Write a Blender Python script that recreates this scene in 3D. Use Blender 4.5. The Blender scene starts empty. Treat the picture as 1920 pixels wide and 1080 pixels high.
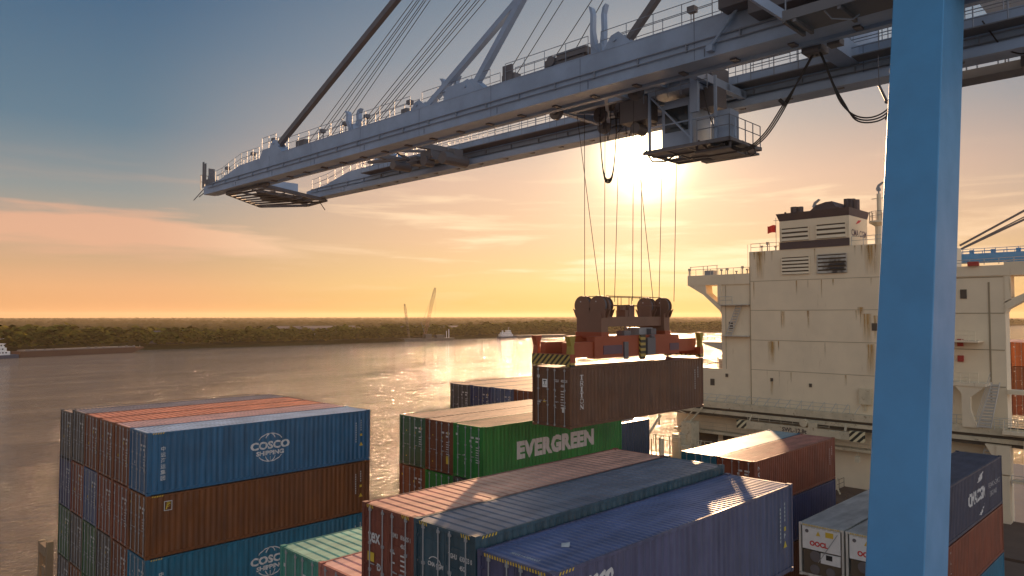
import bpy, math, random
from mathutils import Vector, Matrix
R = math.radians
random.seed(7)
S = bpy.context.scene
COL = S.collection

# ---------------------------------------------------------------- camera, sky, sun, exposure
CAM = Vector((-12.215, -35.852, 11.248))
cd = bpy.data.cameras.new('camera'); cam = bpy.data.objects.new('camera', cd); COL.objects.link(cam)
cd.sensor_width = 36; cd.lens = 36*1366.04/1920; cd.clip_start = 0.1; cd.clip_end = 30000
yaw, pit = 0.7817, 0.0385
cam.location = CAM
cam.rotation_euler = Vector((math.cos(yaw)*math.cos(pit), math.sin(yaw)*math.cos(pit), math.sin(pit))).to_track_quat('-Z', 'Y').to_euler()
S.camera = cam

SUN_AZ, SUN_EL = R(34.4), R(12.4)
sdir = Vector((math.cos(SUN_AZ)*math.cos(SUN_EL), math.sin(SUN_AZ)*math.cos(SUN_EL), math.sin(SUN_EL)))
sl = bpy.data.lights.new('sun', 'SUN'); sun = bpy.data.objects.new('sun', sl); COL.objects.link(sun)
sl.energy = 5.0; sl.angle = R(0.6); sl.color = (1.0, 0.62, 0.35)
sun.rotation_euler = sdir.to_track_quat('Z', 'Y').to_euler(); sun.location = (0, 0, 60)

W = bpy.data.worlds.new('World'); S.world = W; W.use_nodes = True
nt = W.node_tree; nt.nodes.clear(); N = nt.nodes.new; LK = nt.links.new
def wmath(op, a, b=None, c=None, clamp=False):
    n = N('ShaderNodeMath'); n.operation = op; n.use_clamp = clamp
    for i, v in enumerate((a, b, c)):
        if v is None: continue
        if isinstance(v, (int, float)): n.inputs[i].default_value = v
        else: LK(v, n.inputs[i])
    return n.outputs[0]
def wmix(f, a, b, mode='MIX'):
    n = N('ShaderNodeMix'); n.data_type = 'RGBA'; n.blend_type = mode; n.clamp_factor = True
    for k, v in ((0, f), (6, a), (7, b)):
        if isinstance(v, (int, float, tuple)): n.inputs[k].default_value = v if not isinstance(v, tuple) else v
        else: LK(v, n.inputs[k])
    return n.outputs[2]
def wramp(f, stops):
    n = N('ShaderNodeValToRGB'); r = n.color_ramp; r.interpolation = 'EASE' if len(stops) == 2 else 'LINEAR'
    while len(r.elements) > 1: r.elements.remove(r.elements[-1])
    for i, (p, c) in enumerate(stops):
        e = r.elements[0] if i == 0 else r.elements.new(p)
        e.position = p; e.color = (*c, 1)
    LK(f, n.inputs[0]); return n.outputs[0]
tc = N('ShaderNodeTexCoord'); sep = N('ShaderNodeSeparateXYZ'); LK(tc.outputs['Generated'], sep.inputs[0])
zz = sep.outputs[2]
dot = N('ShaderNodeVectorMath'); dot.operation = 'DOT_PRODUCT'; LK(tc.outputs['Generated'], dot.inputs[0]); dot.inputs[1].default_value = sdir
sd = dot.outputs['Value']
rA = wramp(zz, [(0.0, (.82, .38, .15)), (.035, (.80, .42, .20)), (.085, (.54, .37, .23)), (.15, (.28, .30, .29)), (.23, (.125, .20, .265)), (.40, (.045, .112, .21)), (1, (.03, .08, .16))])
rB = wramp(zz, [(0.0, (.72, .44, .10)), (.04, (.84, .56, .22)), (.10, (.80, .50, .29)), (.18, (.68, .45, .33)), (.25, (.41, .36, .34)), (.33, (.23, .27, .32)), (.45, (.11, .18, .26)), (1, (.05, .09, .18))])
mr = N('ShaderNodeMapRange'); mr.interpolation_type = 'SMOOTHSTEP'; LK(sd, mr.inputs[0]); mr.inputs[1].default_value = .78; mr.inputs[2].default_value = .985
base = wmix(mr.outputs[0], rA, rB)
# away from the sun the sky is cooler, and brightened to fill shaded sides
mb = N('ShaderNodeMapRange'); LK(sd, mb.inputs[0]); mb.inputs[1].default_value = -.2; mb.inputs[2].default_value = .6
rC = wramp(zz, [(0.0, (.62, .49, .42)), (.2, (.56, .55, .58)), (.6, (.30, .38, .48)), (1, (.08, .13, .21))])
yb = wmath('MULTIPLY_ADD', wmath('MAXIMUM', wmath('MULTIPLY', sep.outputs[1], -1.0), 0.0), 1.5, .70)  # extra fill added from the quay side of the sky
rcs = N('ShaderNodeVectorMath'); rcs.operation = 'SCALE'; LK(rC, rcs.inputs[0]); LK(yb, rcs.inputs['Scale']); rC = rcs.outputs[0]
base = wmix(mb.outputs[0], rC, base)
# streaky clouds, laid out by direction
mp = N('ShaderNodeMapping'); LK(tc.outputs['Generated'], mp.inputs[0]); mp.inputs['Scale'].default_value = (3.0, 3.0, 34)
mp.inputs['Rotation'].default_value = (.02, -.03, 0)
nz = N('ShaderNodeTexNoise'); LK(mp.outputs[0], nz.inputs[0]); nz.inputs['Scale'].default_value = 1.35; nz.inputs['Detail'].default_value = 7; nz.inputs['Roughness'].default_value = .55
nz.inputs['Distortion'].default_value = .4
cl = N('ShaderNodeMapRange'); cl.interpolation_type = 'SMOOTHSTEP'; LK(nz.outputs[0], cl.inputs[0]); cl.inputs[1].default_value = .47; cl.inputs[2].default_value = .66
band = wramp(zz, [(0.0, (0, 0, 0)), (.035, (.25,)*3), (.075, (1, 1, 1)), (.16, (.75,)*3), (.205, (0,)*3), (1, (0,)*3)])
cf = wmath('MULTIPLY', cl.outputs[0], band)
cf = wmath('MULTIPLY', cf, wmath('MULTIPLY_ADD', mr.outputs[0], .75, .15))
# the one big bank at the left edge of the view
bdir = Vector((math.cos(R(75.5)), math.sin(R(75.5)), 0))
d2 = N('ShaderNodeVectorMath'); d2.operation = 'DOT_PRODUCT'; LK(tc.outputs['Generated'], d2.inputs[0]); d2.inputs[1].default_value = bdir
n2 = N('ShaderNodeTexNoise'); LK(mp.outputs[0], n2.inputs[0]); n2.inputs['Scale'].default_value = 3.2; n2.inputs['Detail'].default_value = 6
zw = wmath('ADD', zz, wmath('MULTIPLY', wmath('SUBTRACT', n2.outputs[0], .5), .05))
top = wmath('ADD', .082, wmath('MULTIPLY', wmath('SUBTRACT', d2.outputs['Value'], .955, None, True), 1.45))
e1 = wmath('MULTIPLY', wmath('SUBTRACT', top, zw), 55, None, True)
e2 = wmath('MULTIPLY', wmath('SUBTRACT', zw, .066), 38, None, True)
e3 = wmath('MULTIPLY', wmath('SUBTRACT', d2.outputs['Value'], .955), 60, None, True)
cb = wmath('MULTIPLY', wmath('MULTIPLY', e1, e2), e3)
cf = wmath('MAXIMUM', cf, wmath('MULTIPLY', cb, .85))
ccol = wmix(mr.outputs[0], (.80, .43, .27, 1), (1.05, .76, .48, 1))
base = wmix(cf, base, ccol)
# aureole of the low sun
sdc = wmath('MAXIMUM', sd, 0.0)
a1 = wmath('MULTIPLY', wmath('POWER', sdc, 1500), 9.0)
a2 = wmath('MULTIPLY', wmath('POWER', sdc, 220), 0.50)
a3 = wmath('MULTIPLY', wmath('POWER', sdc, 30), 0.07)
def wscale(f, col):
    n = N('ShaderNodeVectorMath'); n.operation = 'SCALE'; n.inputs[0].default_value = col; LK(f, n.inputs['Scale']); return n.outputs[0]
tot = wmix(1.0, base, wscale(a1, (1, .80, .48)), 'ADD')
tot = wmix(1.0, tot, wscale(a2, (1, .72, .38)), 'ADD')
tot = wmix(1.0, tot, wscale(a3, (1, .60, .34)), 'ADD')
sky = N('ShaderNodeTexSky'); sky.sky_type = 'NISHITA'; sky.sun_disc = False
sky.sun_elevation = SUN_EL; sky.sun_rotation = R(90) - SUN_AZ; sky.altitude = 10; sky.dust_density = 2
bg1 = N('ShaderNodeBackground'); LK(tot, bg1.inputs[0]); bg1.inputs[1].default_value = .52
bg2 = N('ShaderNodeBackground'); LK(sky.outputs[0], bg2.inputs[0]); bg2.inputs[1].default_value = .002
ad = N('ShaderNodeAddShader'); LK(bg1.outputs[0], ad.inputs[0]); LK(bg2.outputs[0], ad.inputs[1])
wo = N('ShaderNodeOutputWorld'); LK(ad.outputs[0], wo.inputs[0])

S.view_settings.view_transform = 'Standard'; S.view_settings.look = 'None'
S.view_settings.exposure = 0.95; S.view_settings.gamma = 1; S.view_settings.use_curve_mapping = False
S.render.engine = 'CYCLES'
S.cycles.use_denoising = True
S.cycles.max_bounces = 6; S.cycles.diffuse_bounces = 3; S.cycles.glossy_bounces = 3; S.cycles.volume_bounces = 0
S.cycles.caustics_reflective = True; S.cycles.caustics_refractive = False
S.cycles.sample_clamp_indirect = 4

# ---------------------------------------------------------------- materials
def newmat(name):
    m = bpy.data.materials.new(name); m.use_nodes = True
    return m, m.node_tree, m.node_tree.nodes['Principled BSDF']
def paint(name, col, rust=.25, rough=.5, metal=0.0, spec=.5, dirt=.35, rustcol=(.12, .045, .02), streak=True, scale=1.0, bump=0.0, ds=.62, chips=False):
    """painted steel: faded and dirty patches, rust runs along world Z"""
    m, t, b = newmat(name); n = t.nodes.new; l = t.links.new
    tc = n('ShaderNodeTexCoord'); g = n('ShaderNodeNewGeometry')
    oi = n('ShaderNodeObjectInfo')
    av = n('ShaderNodeVectorMath'); av.operation = 'ADD'; l(g.outputs['Position'], av.inputs[0])
    n1 = n('ShaderNodeTexNoise'); n1.inputs['Scale'].default_value = .55*scale; n1.inputs['Detail'].default_value = 6; n1.inputs['Roughness'].default_value = .6
    l(av.outputs[0], n1.inputs[0])
    r1 = n('ShaderNodeMapRange'); l(n1.outputs[0], r1.inputs[0]); r1.inputs[1].default_value = .38; r1.inputs[2].default_value = .66
    mx = n('ShaderNodeMix'); mx.data_type = 'RGBA'; mx.inputs[6].default_value = (*col, 1)
    mx.inputs[7].default_value = (*[c*ds + .012 for c in col], 1)
    ml = n('ShaderNodeMath'); ml.operation = 'MULTIPLY'; l(r1.outputs[0], ml.inputs[0]); ml.inputs[1].default_value = dirt; l(ml.outputs[0], mx.inputs[0])
    out = mx.outputs[2]
    if rust > 0:
        mpn = n('ShaderNodeMapping'); l(g.outputs['Position'], mpn.inputs[0]); mpn.inputs['Scale'].default_value = (2.6, 2.6, .28) if streak else (1.5, 1.5, 1.5)
        n2 = n('ShaderNodeTexNoise'); l(mpn.outputs[0], n2.inputs[0]); n2.inputs['Scale'].default_value = 1.1*scale; n2.inputs['Detail'].default_value = 8; n2.inputs['Roughness'].default_value = .72
        r2 = n('ShaderNodeMapRange'); l(n2.outputs[0], r2.inputs[0]); r2.inputs[1].default_value = .74 - rust*.28; r2.inputs[2].default_value = .86 - rust*.2
        m2 = n('ShaderNodeMix'); m2.data_type = 'RGBA'; l(r2.outputs[0], m2.inputs[0]); l(out, m2.inputs[6]); m2.inputs[7].default_value = (*rustcol, 1)
        out = m2.outputs[2]
    if chips:
        n3 = n('ShaderNodeTexNoise'); l(g.outputs['Position'], n3.inputs[0]); n3.inputs['Scale'].default_value = 5.5; n3.inputs['Detail'].default_value = 9; n3.inputs['Roughness'].default_value = .78
        r3 = n('ShaderNodeMapRange'); l(n3.outputs[0], r3.inputs[0]); r3.inputs[1].default_value = .63; r3.inputs[2].default_value = .68; r3.inputs[4].default_value = .8
        m3 = n('ShaderNodeMix'); m3.data_type = 'RGBA'; l(r3.outputs[0], m3.inputs[0]); l(out, m3.inputs[6]); m3.inputs[7].default_value = (.15, .06, .03, 1); out = m3.outputs[2]
        mp4 = n('ShaderNodeMapping'); l(g.outputs['Position'], mp4.inputs[0]); mp4.inputs['Scale'].default_value = (5, 5, .35) if streak else (.5, 2.4, 1)
        n4 = n('ShaderNodeTexNoise'); l(mp4.outputs[0], n4.inputs[0]); n4.inputs['Scale'].default_value = 1.0; n4.inputs['Detail'].default_value = 5
        r4 = n('ShaderNodeMapRange'); l(n4.outputs[0], r4.inputs[0]); r4.inputs[1].default_value = .35; r4.inputs[2].default_value = .7; r4.inputs[3].default_value = 1.18; r4.inputs[4].default_value = .72
        m4 = n('ShaderNodeVectorMath'); m4.operation = 'SCALE'; l(out, m4.inputs[0]); l(r4.outputs[0], m4.inputs['Scale']); out = m4.outputs[0]
    l(out, b.inputs['Base Color'])
    rr = n('ShaderNodeMapRange'); l(n1.outputs[0], rr.inputs[0]); rr.inputs[3].default_value = rough - .1; rr.inputs[4].default_value = rough + .18; l(rr.outputs[0], b.inputs['Roughness'])
    b.inputs['Metallic'].default_value = metal
    b.inputs['Specular IOR Level'].default_value = spec
    if bump:
        bp = n('ShaderNodeBump'); bp.inputs['Strength'].default_value = bump; bp.inputs['Distance'].default_value = .12; nb = n('ShaderNodeTexNoise'); nb.inputs['Scale'].default_value = 1.1; nb.inputs['Detail'].default_value = 2; l(g.outputs['Position'], nb.inputs[0]); l(nb.outputs[0], bp.inputs['Height']); l(bp.outputs[0], b.inputs['Normal'])
    return m
def plain(name, col, rough=.6, metal=0.0, emit=None):
    m, t, b = newmat(name); b.inputs['Base Color'].default_value = (*col, 1); b.inputs['Roughness'].default_value = rough; b.inputs['Metallic'].default_value = metal
    n = t.nodes.new('ShaderNodeTexNoise'); n.inputs['Scale'].default_value = 3; g = t.nodes.new('ShaderNodeNewGeometry'); t.links.new(g.outputs['Position'], n.inputs[0])
    mx = t.nodes.new('ShaderNodeMix'); mx.data_type = 'RGBA'; mx.inputs[6].default_value = (*col, 1); mx.inputs[7].default_value = (*[c*.78 for c in col], 1)
    t.links.new(n.outputs[0], mx.inputs[0]); t.links.new(mx.outputs[2], b.inputs['Base Color'])
    return m
def stripes(name, a, b_, freq=4.0, ang=(1, 0, 1)):
    m, t, b = newmat(name); n = t.nodes.new; l = t.links.new
    tc = n('ShaderNodeTexCoord'); d = n('ShaderNodeVectorMath'); d.operation = 'DOT_PRODUCT'; l(tc.outputs['Object'], d.inputs[0]); d.inputs[1].default_value = ang
    k = n('ShaderNodeMath'); k.operation = 'MULTIPLY'; l(d.outputs['Value'], k.inputs[0]); k.inputs[1].default_value = freq
    f = n('ShaderNodeMath'); f.operation = 'FRACT'; l(k.outputs[0], f.inputs[0])
    c = n('ShaderNodeMath'); c.operation = 'GREATER_THAN'; l(f.outputs[0], c.inputs[0]); c.inputs[1].default_value = .5
    mx = n('ShaderNodeMix'); mx.data_type = 'RGBA'; mx.inputs[6].default_value = (*a, 1); mx.inputs[7].default_value = (*b_, 1); l(c.outputs[0], mx.inputs[0])
    l(mx.outputs[2], b.inputs['Base Color']); b.inputs['Roughness'].default_value = .5
    return m

M = {}
M['crane'] = paint('crane_paint', (.29, .37, .50), .20, .45, dirt=.75, ds=.72, rustcol=(.16, .11, .08))
M['leg'] = paint('leg_paint', (.085, .30, .55), .06, .38, dirt=.5, ds=.74, rustcol=(.07, .16, .26))
M['seamc'] = plain('weld_seam', (.13, .16, .21), .6)
M['steel'] = paint('dark_steel', (.13, .12, .125), .3, .5)
M['rope'] = plain('wire_rope', (.06, .055, .05), .5)
M['cable'] = plain('rubber_cable', (.035, .03, .028), .55)
M['rail'] = plain('rail_paint', (.23, .26, .31), .5)
M['grate'] = paint('walkway_grating', (.16, .16, .17), .3, .7)
M['glass'] = plain('dark_glass', (.03, .035, .04), .12)
M['white'] = plain('white_paint', (.78, .77, .74), .55)
M['letter'] = plain('white_lettering', (.62, .60, .57), .6)
M['galv'] = plain('galvanised_bar', (.33, .33, .33), .45)
M['yellow'] = plain('yellow_mark', (.70, .48, .05), .6)
M['red'] = plain('red_mark', (.62, .03, .03), .55)
M['black'] = plain('black_mark', (.02, .02, .02), .6)
M['orange'] = paint('spreader_orange', (.31, .06, .018), .12, .45)
M['bluepatch'] = plain('blue_patch', (.13, .07, .09), .5)
M['headblock'] = paint('headblock_brown', (.20, .10, .06), .25, .5)
M['flip'] = plain('flipper_yellow', (.34, .25, .04), .6)
M['haz'] = stripes('hazard_chevron', (.03, .025, .015), (.38, .27, .06), 3.2, (0, 1, 1))
M['haz2'] = stripes('hazard_diagonal', (.03, .025, .015), (.38, .27, .06), 3.4, (0, -1, 1))
M['hazx'] = stripes('hazard_bar', (.03, .03, .02), (.70, .60, .36), 1.4, (0, 1, 1))
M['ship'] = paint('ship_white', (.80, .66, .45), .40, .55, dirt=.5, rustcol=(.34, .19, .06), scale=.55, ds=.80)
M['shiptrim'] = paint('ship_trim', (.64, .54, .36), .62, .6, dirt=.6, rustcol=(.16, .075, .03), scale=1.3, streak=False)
M['shipdark'] = paint('ship_recess_shade', (.10, .075, .05), .3, .7)  # dark tone paints in the shade of recesses and openings
M['shipdeck'] = paint('ship_deck', (.14, .085, .055), .5, .75)
M['shiprail'] = plain('ship_rail', (.55, .50, .42), .5)
M['funnel'] = paint('funnel_band', (.085, .055, .05), .1, .55)
M['soot'] = plain('soot', (.035, .022, .016), .9)
M['hull'] = paint('hull_paint', (.03, .05, .09), .3, .5)
M['seam'] = plain('plate_seam', (.36, .28, .17), .7)
M['fire'] = plain('fire_box_red', (.45, .05, .03), .5)
M['flag'] = plain('flag_red', (.85, .05, .03), .7)

CC = dict(blue=(.025, .115, .22), deepblue=(.035, .065, .15), teal=(.01, .13, .21), brown=(.17, .05, .018), redbrown=(.20, .05, .022), orangebrown=(.40, .11, .03),
          dark=(.075, .065, .055), darkgreen=(.035, .10, .045), green=(.025, .19, .03), slate=(.08, .11, .19), olive=(.17, .055, .014), maroon=(.20, .055, .035),
          tgreen=(.04, .085, .11), seablue=(.085, .085, .155), trit=(.125, .052, .022), reefer=(.55, .52, .46), cma=(.03, .04, .075), navy=(.035, .045, .11), mint=(.06, .26, .20), pink=(.42, .16, .12))
for k, c in CC.items(): M['c_'+k] = paint('container_'+k, c, .26, .42, dirt=.6, chips=True, bump=.6)
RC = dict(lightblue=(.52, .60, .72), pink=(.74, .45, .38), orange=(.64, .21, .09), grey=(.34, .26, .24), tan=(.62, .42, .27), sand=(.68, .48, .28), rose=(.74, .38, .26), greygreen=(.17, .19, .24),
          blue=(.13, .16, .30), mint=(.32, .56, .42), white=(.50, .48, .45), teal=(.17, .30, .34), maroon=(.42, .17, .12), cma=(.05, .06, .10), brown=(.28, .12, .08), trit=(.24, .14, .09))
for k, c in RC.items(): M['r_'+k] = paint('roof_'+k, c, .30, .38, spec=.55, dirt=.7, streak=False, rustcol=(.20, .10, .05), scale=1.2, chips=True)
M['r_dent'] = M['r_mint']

# ---------------------------------------------------------------- mesh helpers
class MB:
    def __init__(s, o=(0, 0, 0)): s.v = []; s.f = []; s.o = Vector(o)
    def add(s, vs, fs):
        k = len(s.v); s.v += [tuple(Vector(p)-s.o) for p in vs]; s.f += [tuple(i+k for i in f) for f in fs]; return s
    def box(s, x0, x1, y0, y1, z0, z1):
        return s.add([(x0, y0, z0), (x1, y0, z0), (x1, y1, z0), (x0, y1, z0), (x0, y0, z1), (x1, y0, z1), (x1, y1, z1), (x0, y1, z1)],
                     [(0, 3, 2, 1), (4, 5, 6, 7), (0, 1, 5, 4), (1, 2, 6, 5), (2, 3, 7, 6), (3, 0, 4, 7)])
    def bar(s, p, q, w, h=None, up=(0, 0, 1)):
        h = h or w; p = Vector(p); q = Vector(q); d = (q-p).normalized(); u = Vector(up)
        if abs(d.dot(u)) > .98: u = Vector((1, 0, 0))
        a = d.cross(u).normalized(); b = a.cross(d).normalized(); a *= w/2; b *= h/2
        vs = [p-a-b, p+a-b, p+a+b, p-a+b, q-a-b, q+a-b, q+a+b, q-a+b]
        return s.add(vs, [(0, 3, 2, 1), (4, 5, 6, 7), (0, 1, 5, 4), (1, 2, 6, 5), (2, 3, 7, 6), (3, 0, 4, 7)])
    def tube(s, pts, r, n=6, r2=None, cap=True):
        pts = [Vector(p) for p in pts]; m = len(pts); vs = []; prev = None
        for i, p in enumerate(pts):
            d = (pts[min(i+1, m-1)]-pts[max(i-1, 0)]).normalized()
            if prev is None:
                u = Vector((0, 0, 1)) if abs(d.z) < .95 else Vector((1, 0, 0)); a = d.cross(u).normalized()
            else: a = (prev-d*prev.dot(d)).normalized()
            prev = a; b = d.cross(a); rr = r if r2 is None else r+(r2-r)*i/(m-1)
            for k in range(n):
                t = 2*math.pi*k/n; vs.append(p+a*math.cos(t)*rr+b*math.sin(t)*rr)
        fs = [(i*n+k, i*n+(k+1) % n, (i+1)*n+(k+1) % n, (i+1)*n+k) for i in range(m-1) for k in range(n)]
        if cap: fs += [tuple(range(n-1, -1, -1)), tuple(range((m-1)*n, m*n))]
        return s.add(vs, fs)
    def prism(s, poly, d):
        """poly: planar 3D points, extruded by vector d"""
        n = len(poly); d = Vector(d); vs = [Vector(p) for p in poly]+[Vector(p)+d for p in poly]
        return s.add(vs, [tuple(range(n-1, -1, -1)), tuple(range(n, 2*n))]+[(i, (i+1) % n, n+(i+1) % n, n+i) for i in range(n)])
    def quad(s, *p): return s.add(p, [tuple(range(len(p)))])
    def rail(s, pts, h=1.05, step=1.6, r=.022, n=4, rows=(1.0, .55), base=True):
        pts = [Vector(p) for p in pts]
        for a, b in zip(pts, pts[1:]):
            for f in rows: s.tube([a+Vector((0, 0, h*f)), b+Vector((0, 0, h*f))], r, n, cap=False)
            k = max(1, round((b-a).length/step))
            for i in range(k+1):
                p = a.lerp(b, i/k); s.tube([p, p+Vector((0, 0, h))], r*1.15, n, cap=False)
        return s
    def mesh(s, name, smooth=False):
        me = bpy.data.meshes.new(name); me.from_pydata(s.v, [], s.f); me.update()
        import bmesh
        b = bmesh.new(); b.from_mesh(me); bmesh.ops.recalc_face_normals(b, faces=b.faces); b.to_mesh(me); b.free()
        if smooth:
            for p in me.polygons: p.use_smooth = True
        return me
    def pieces(s):
        import numpy as np
        n = len(s.v); par = list(range(n))
        def find(i):
            while par[i] != i: par[i] = par[par[i]]; i = par[i]
            return i
        for f in s.f:
            a = find(f[0])
            for j in f[1:]: par[find(j)] = a
        r = np.array([find(i) for i in range(n)]); u, isl = np.unique(r, return_inverse=True); k = len(u)
        if k < 2 or k > 3000: return None
        pts = np.array(s.v); lo = np.full((k, 3), 1e9); hi = -lo; np.minimum.at(lo, isl, pts); np.maximum.at(hi, isl, pts)
        size = (hi-lo).max(axis=1); gap = np.maximum(0, np.maximum(lo[:, None]-hi[None], lo[None]-hi[:, None]))
        near = np.sqrt((gap**2).sum(axis=2)) <= np.maximum(.02, .5*np.maximum(size[:, None], size[None]))
        par = list(range(k))
        for a, b in zip(*np.nonzero(np.triu(near, 1))): par[find(int(a))] = find(int(b))
        pc = [find(i) for i in range(k)]
        if len(set(pc)) < 2: return None
        out = {}
        for f in s.f: out.setdefault(pc[isl[f[0]]], []).append(f)
        res = []
        for fs in out.values():
            m = MB(); ids = sorted({i for f in fs for i in f}); mp = {i: j for j, i in enumerate(ids)}; m.v = [s.v[i] for i in ids]; m.f = [tuple(mp[i] for i in f) for f in fs]; res.append(m)
        res.sort(key=lambda m: -len(m.v)); return res
    def build(s, name, mat, parent=None, smooth=False, loc=None):
        if parent is not None and not any(w in name for w in ('letter', 'code', 'stain', 'mark', 'logo', 'symbol')):
            ps = s.pieces()
            if ps:
                first = None
                for m in ps:
                    me = m.mesh(name, smooth); me.materials.append(mat); o = bpy.data.objects.new(name, me); COL.objects.link(o); o.parent = parent
                    if loc is not None: o.location = loc
                    first = first or o
                return first
        me = s.mesh(name, smooth); me.materials.append(mat); o = bpy.data.objects.new(name, me); COL.objects.link(o)
        if parent: o.parent = parent
        if loc is not None: o.location = loc
        return o
def tag(o, label=None, cat=None, group=None, kind=None):
    if label: o['label'] = label
    if cat: o['category'] = cat
    if group: o['group'] = group
    if kind: o['kind'] = kind
    return o
def empty(name, loc, label, cat, group=None, rz=0):
    o = bpy.data.objects.new(name, None); COL.objects.link(o); o.location = loc; o.rotation_euler = (0, 0, rz); o.empty_display_size = .5
    return tag(o, label, cat, group)
def inst(me, name, mat, parent, loc=(0, 0, 0)):
    """a copy sharing mesh data, with its own paint"""
    o = bpy.data.objects.new(name, me); COL.objects.link(o); o.parent = parent; o.location = loc
    if not me.materials: me.materials.append(None)
    o.material_slots[0].link = 'OBJECT'; o.material_slots[0].material = mat
    return o
_txt = {}
def text(string, size, bold=0.0, shear=0.0, sx=1.0, space=1.0, line=1.0, align='LEFT'):
    """flat outline mesh of a word (x to the right, y up); returns verts, faces, width"""
    key = (string, size, bold, shear, sx, space, line, align)
    if key in _txt: return _txt[key]
    c = bpy.data.curves.new('t', 'FONT'); c.body = string; c.size = size; c.offset = bold; c.shear = shear; c.space_character = space; c.space_line = line; c.align_x = align
    c.resolution_u = 3
    o = bpy.data.objects.new('t', c); COL.objects.link(o)
    dg = bpy.context.evaluated_depsgraph_get(); me = o.evaluated_get(dg).to_mesh()
    vs = [(v.co.x*sx, v.co.y) for v in me.vertices]; fs = [tuple(p.vertices) for p in me.polygons]
    w = max([v[0] for v in vs] or [0])
    bpy.data.objects.remove(o); bpy.data.curves.remove(c)
    _txt[key] = (vs, fs, w); return _txt[key]
def put_text(mb, t, origin, rt, up, slant=0):
    vs, fs, w = t; o = Vector(origin); rt = Vector(rt); up = Vector(up)
    mb.add([o+rt*x+up*(y+slant*x) for x, y in vs], fs)

# ---------------------------------------------------------------- ground, water, sky-side land
ZW = -17.0
def water_mat():
    m, t, b = newmat('river_water'); n = t.nodes.new; l = t.links.new
    g = n('ShaderNodeNewGeometry')
    def nois(sc, sx, sy, rot, det, dist=.3, rough=.62):
        q = n('ShaderNodeMapping'); l(g.outputs['Position'], q.inputs[0]); q.inputs['Scale'].default_value = (sx, sy, 1); q.inputs['Rotation'].default_value = (0, 0, R(rot))
        k = n('ShaderNodeTexNoise'); l(q.outputs[0], k.inputs[0]); k.inputs['Scale'].default_value = sc; k.inputs['Detail'].default_value = det; k.inputs['Roughness'].default_value = rough; k.inputs['Distortion'].default_value = dist
        return k.outputs[0]
    def mm(op, a, b_=None, c_=None):
        k_ = n('ShaderNodeMath'); k_.operation = op
        for i, v in enumerate((a, b_, c_)):
            if v is None: continue
            if isinstance(v, (int, float)): k_.inputs[i].default_value = v
            else: l(v, k_.inputs[i])
        return k_.outputs[0]
    big = nois(.010, 1, 3.4, -38, 4, 1.2)
    mx = n('ShaderNodeMix'); mx.data_type = 'RGBA'; mx.inputs[6].default_value = (.185, .148, .115, 1); mx.inputs[7].default_value = (.25, .205, .16, 1); l(big, mx.inputs[0]); l(mx.outputs[2], b.inputs['Base Color'])
    b.inputs['IOR'].default_value = 1.33
    r = n('ShaderNodeMapRange'); l(big, r.inputs[0]); r.inputs[1].default_value = .35; r.inputs[2].default_value = .65; r.inputs[3].default_value = .07; r.inputs[4].default_value = .13; l(r.outputs[0], b.inputs['Roughness'])
    a = nois(.15, .55, 1.6, 40, 3); c = nois(.8, .7, 1.6, 55, 5, .6, .68)
    am = n('ShaderNodeMapRange'); l(nois(.018, 1, 2.6, -30, 5, 1.5), am.inputs[0]); am.inputs[1].default_value = .36; am.inputs[2].default_value = .62; am.inputs[3].default_value = .65; am.inputs[4].default_value = 1.2
    h = mm('MULTIPLY', mm('MULTIPLY_ADD', c, .62, a), am.outputs[0])
    bp = n('ShaderNodeBump'); bp.inputs['Strength'].default_value = 1.0; bp.inputs['Distance'].default_value = 1.6; l(h, bp.inputs['Height']); l(bp.outputs[0], b.inputs['Normal'])
    return m
tag(MB().quad((-5000, -5000, ZW), (12000, -5000, ZW), (12000, 12000, ZW), (-5000, 12000, ZW)).build('water', water_mat()), kind='structure')
shore = [(-5000, 900), (-600, 680), (60, 612), (383, 600), (640, 652), (940, 652), (1250, 560), (1800, 430), (2600, 420), (4200, 380), (12000, 300)]
def land_mat():
    m, t, b = newmat('land_soil'); n = t.nodes.new; l = t.links.new; g = n('ShaderNodeNewGeometry')
    k = n('ShaderNodeTexNoise'); l(g.outputs['Position'], k.inputs[0]); k.inputs['Scale'].default_value = .01; k.inputs['Detail'].default_value = 6
    r = n('ShaderNodeValToRGB'); l(k.outputs[0], r.inputs[0]); r.color_ramp.elements[0].color = (.028, .024, .010, 1); r.color_ramp.elements[1].color = (.055, .046, .018, 1); r.color_ramp.elements[0].position = .4; r.color_ramp.elements[1].position = .6
    l(r.outputs[0], b.inputs['Base Color']); b.inputs['Roughness'].default_value = .95; b.inputs['Specular IOR Level'].default_value = .0
    return m
lm = MB()
for (x0, y0), (x1, y1) in zip(shore, shore[1:]):
    lm.quad((x0, y0, ZW-.5), (x1, y1, ZW-.5), (x1, y1+14, ZW+2.2), (x0, y0+14, ZW+2.2))
    lm.quad((x0, y0+14, ZW+2.2), (x1, y1+14, ZW+2.2), (x1, 12000, ZW+2.4), (x0, 12000, ZW+2.4))
tag(lm.build('ground', land_mat()), kind='structure')
# the quay the camera flies over
q = MB(); q.box(-400, 600, -400, -31.6, ZW-2, -13.6)
tag(q.build('quay', plain('quay_concrete', (.30, .28, .26), .85)), kind='structure')

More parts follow.
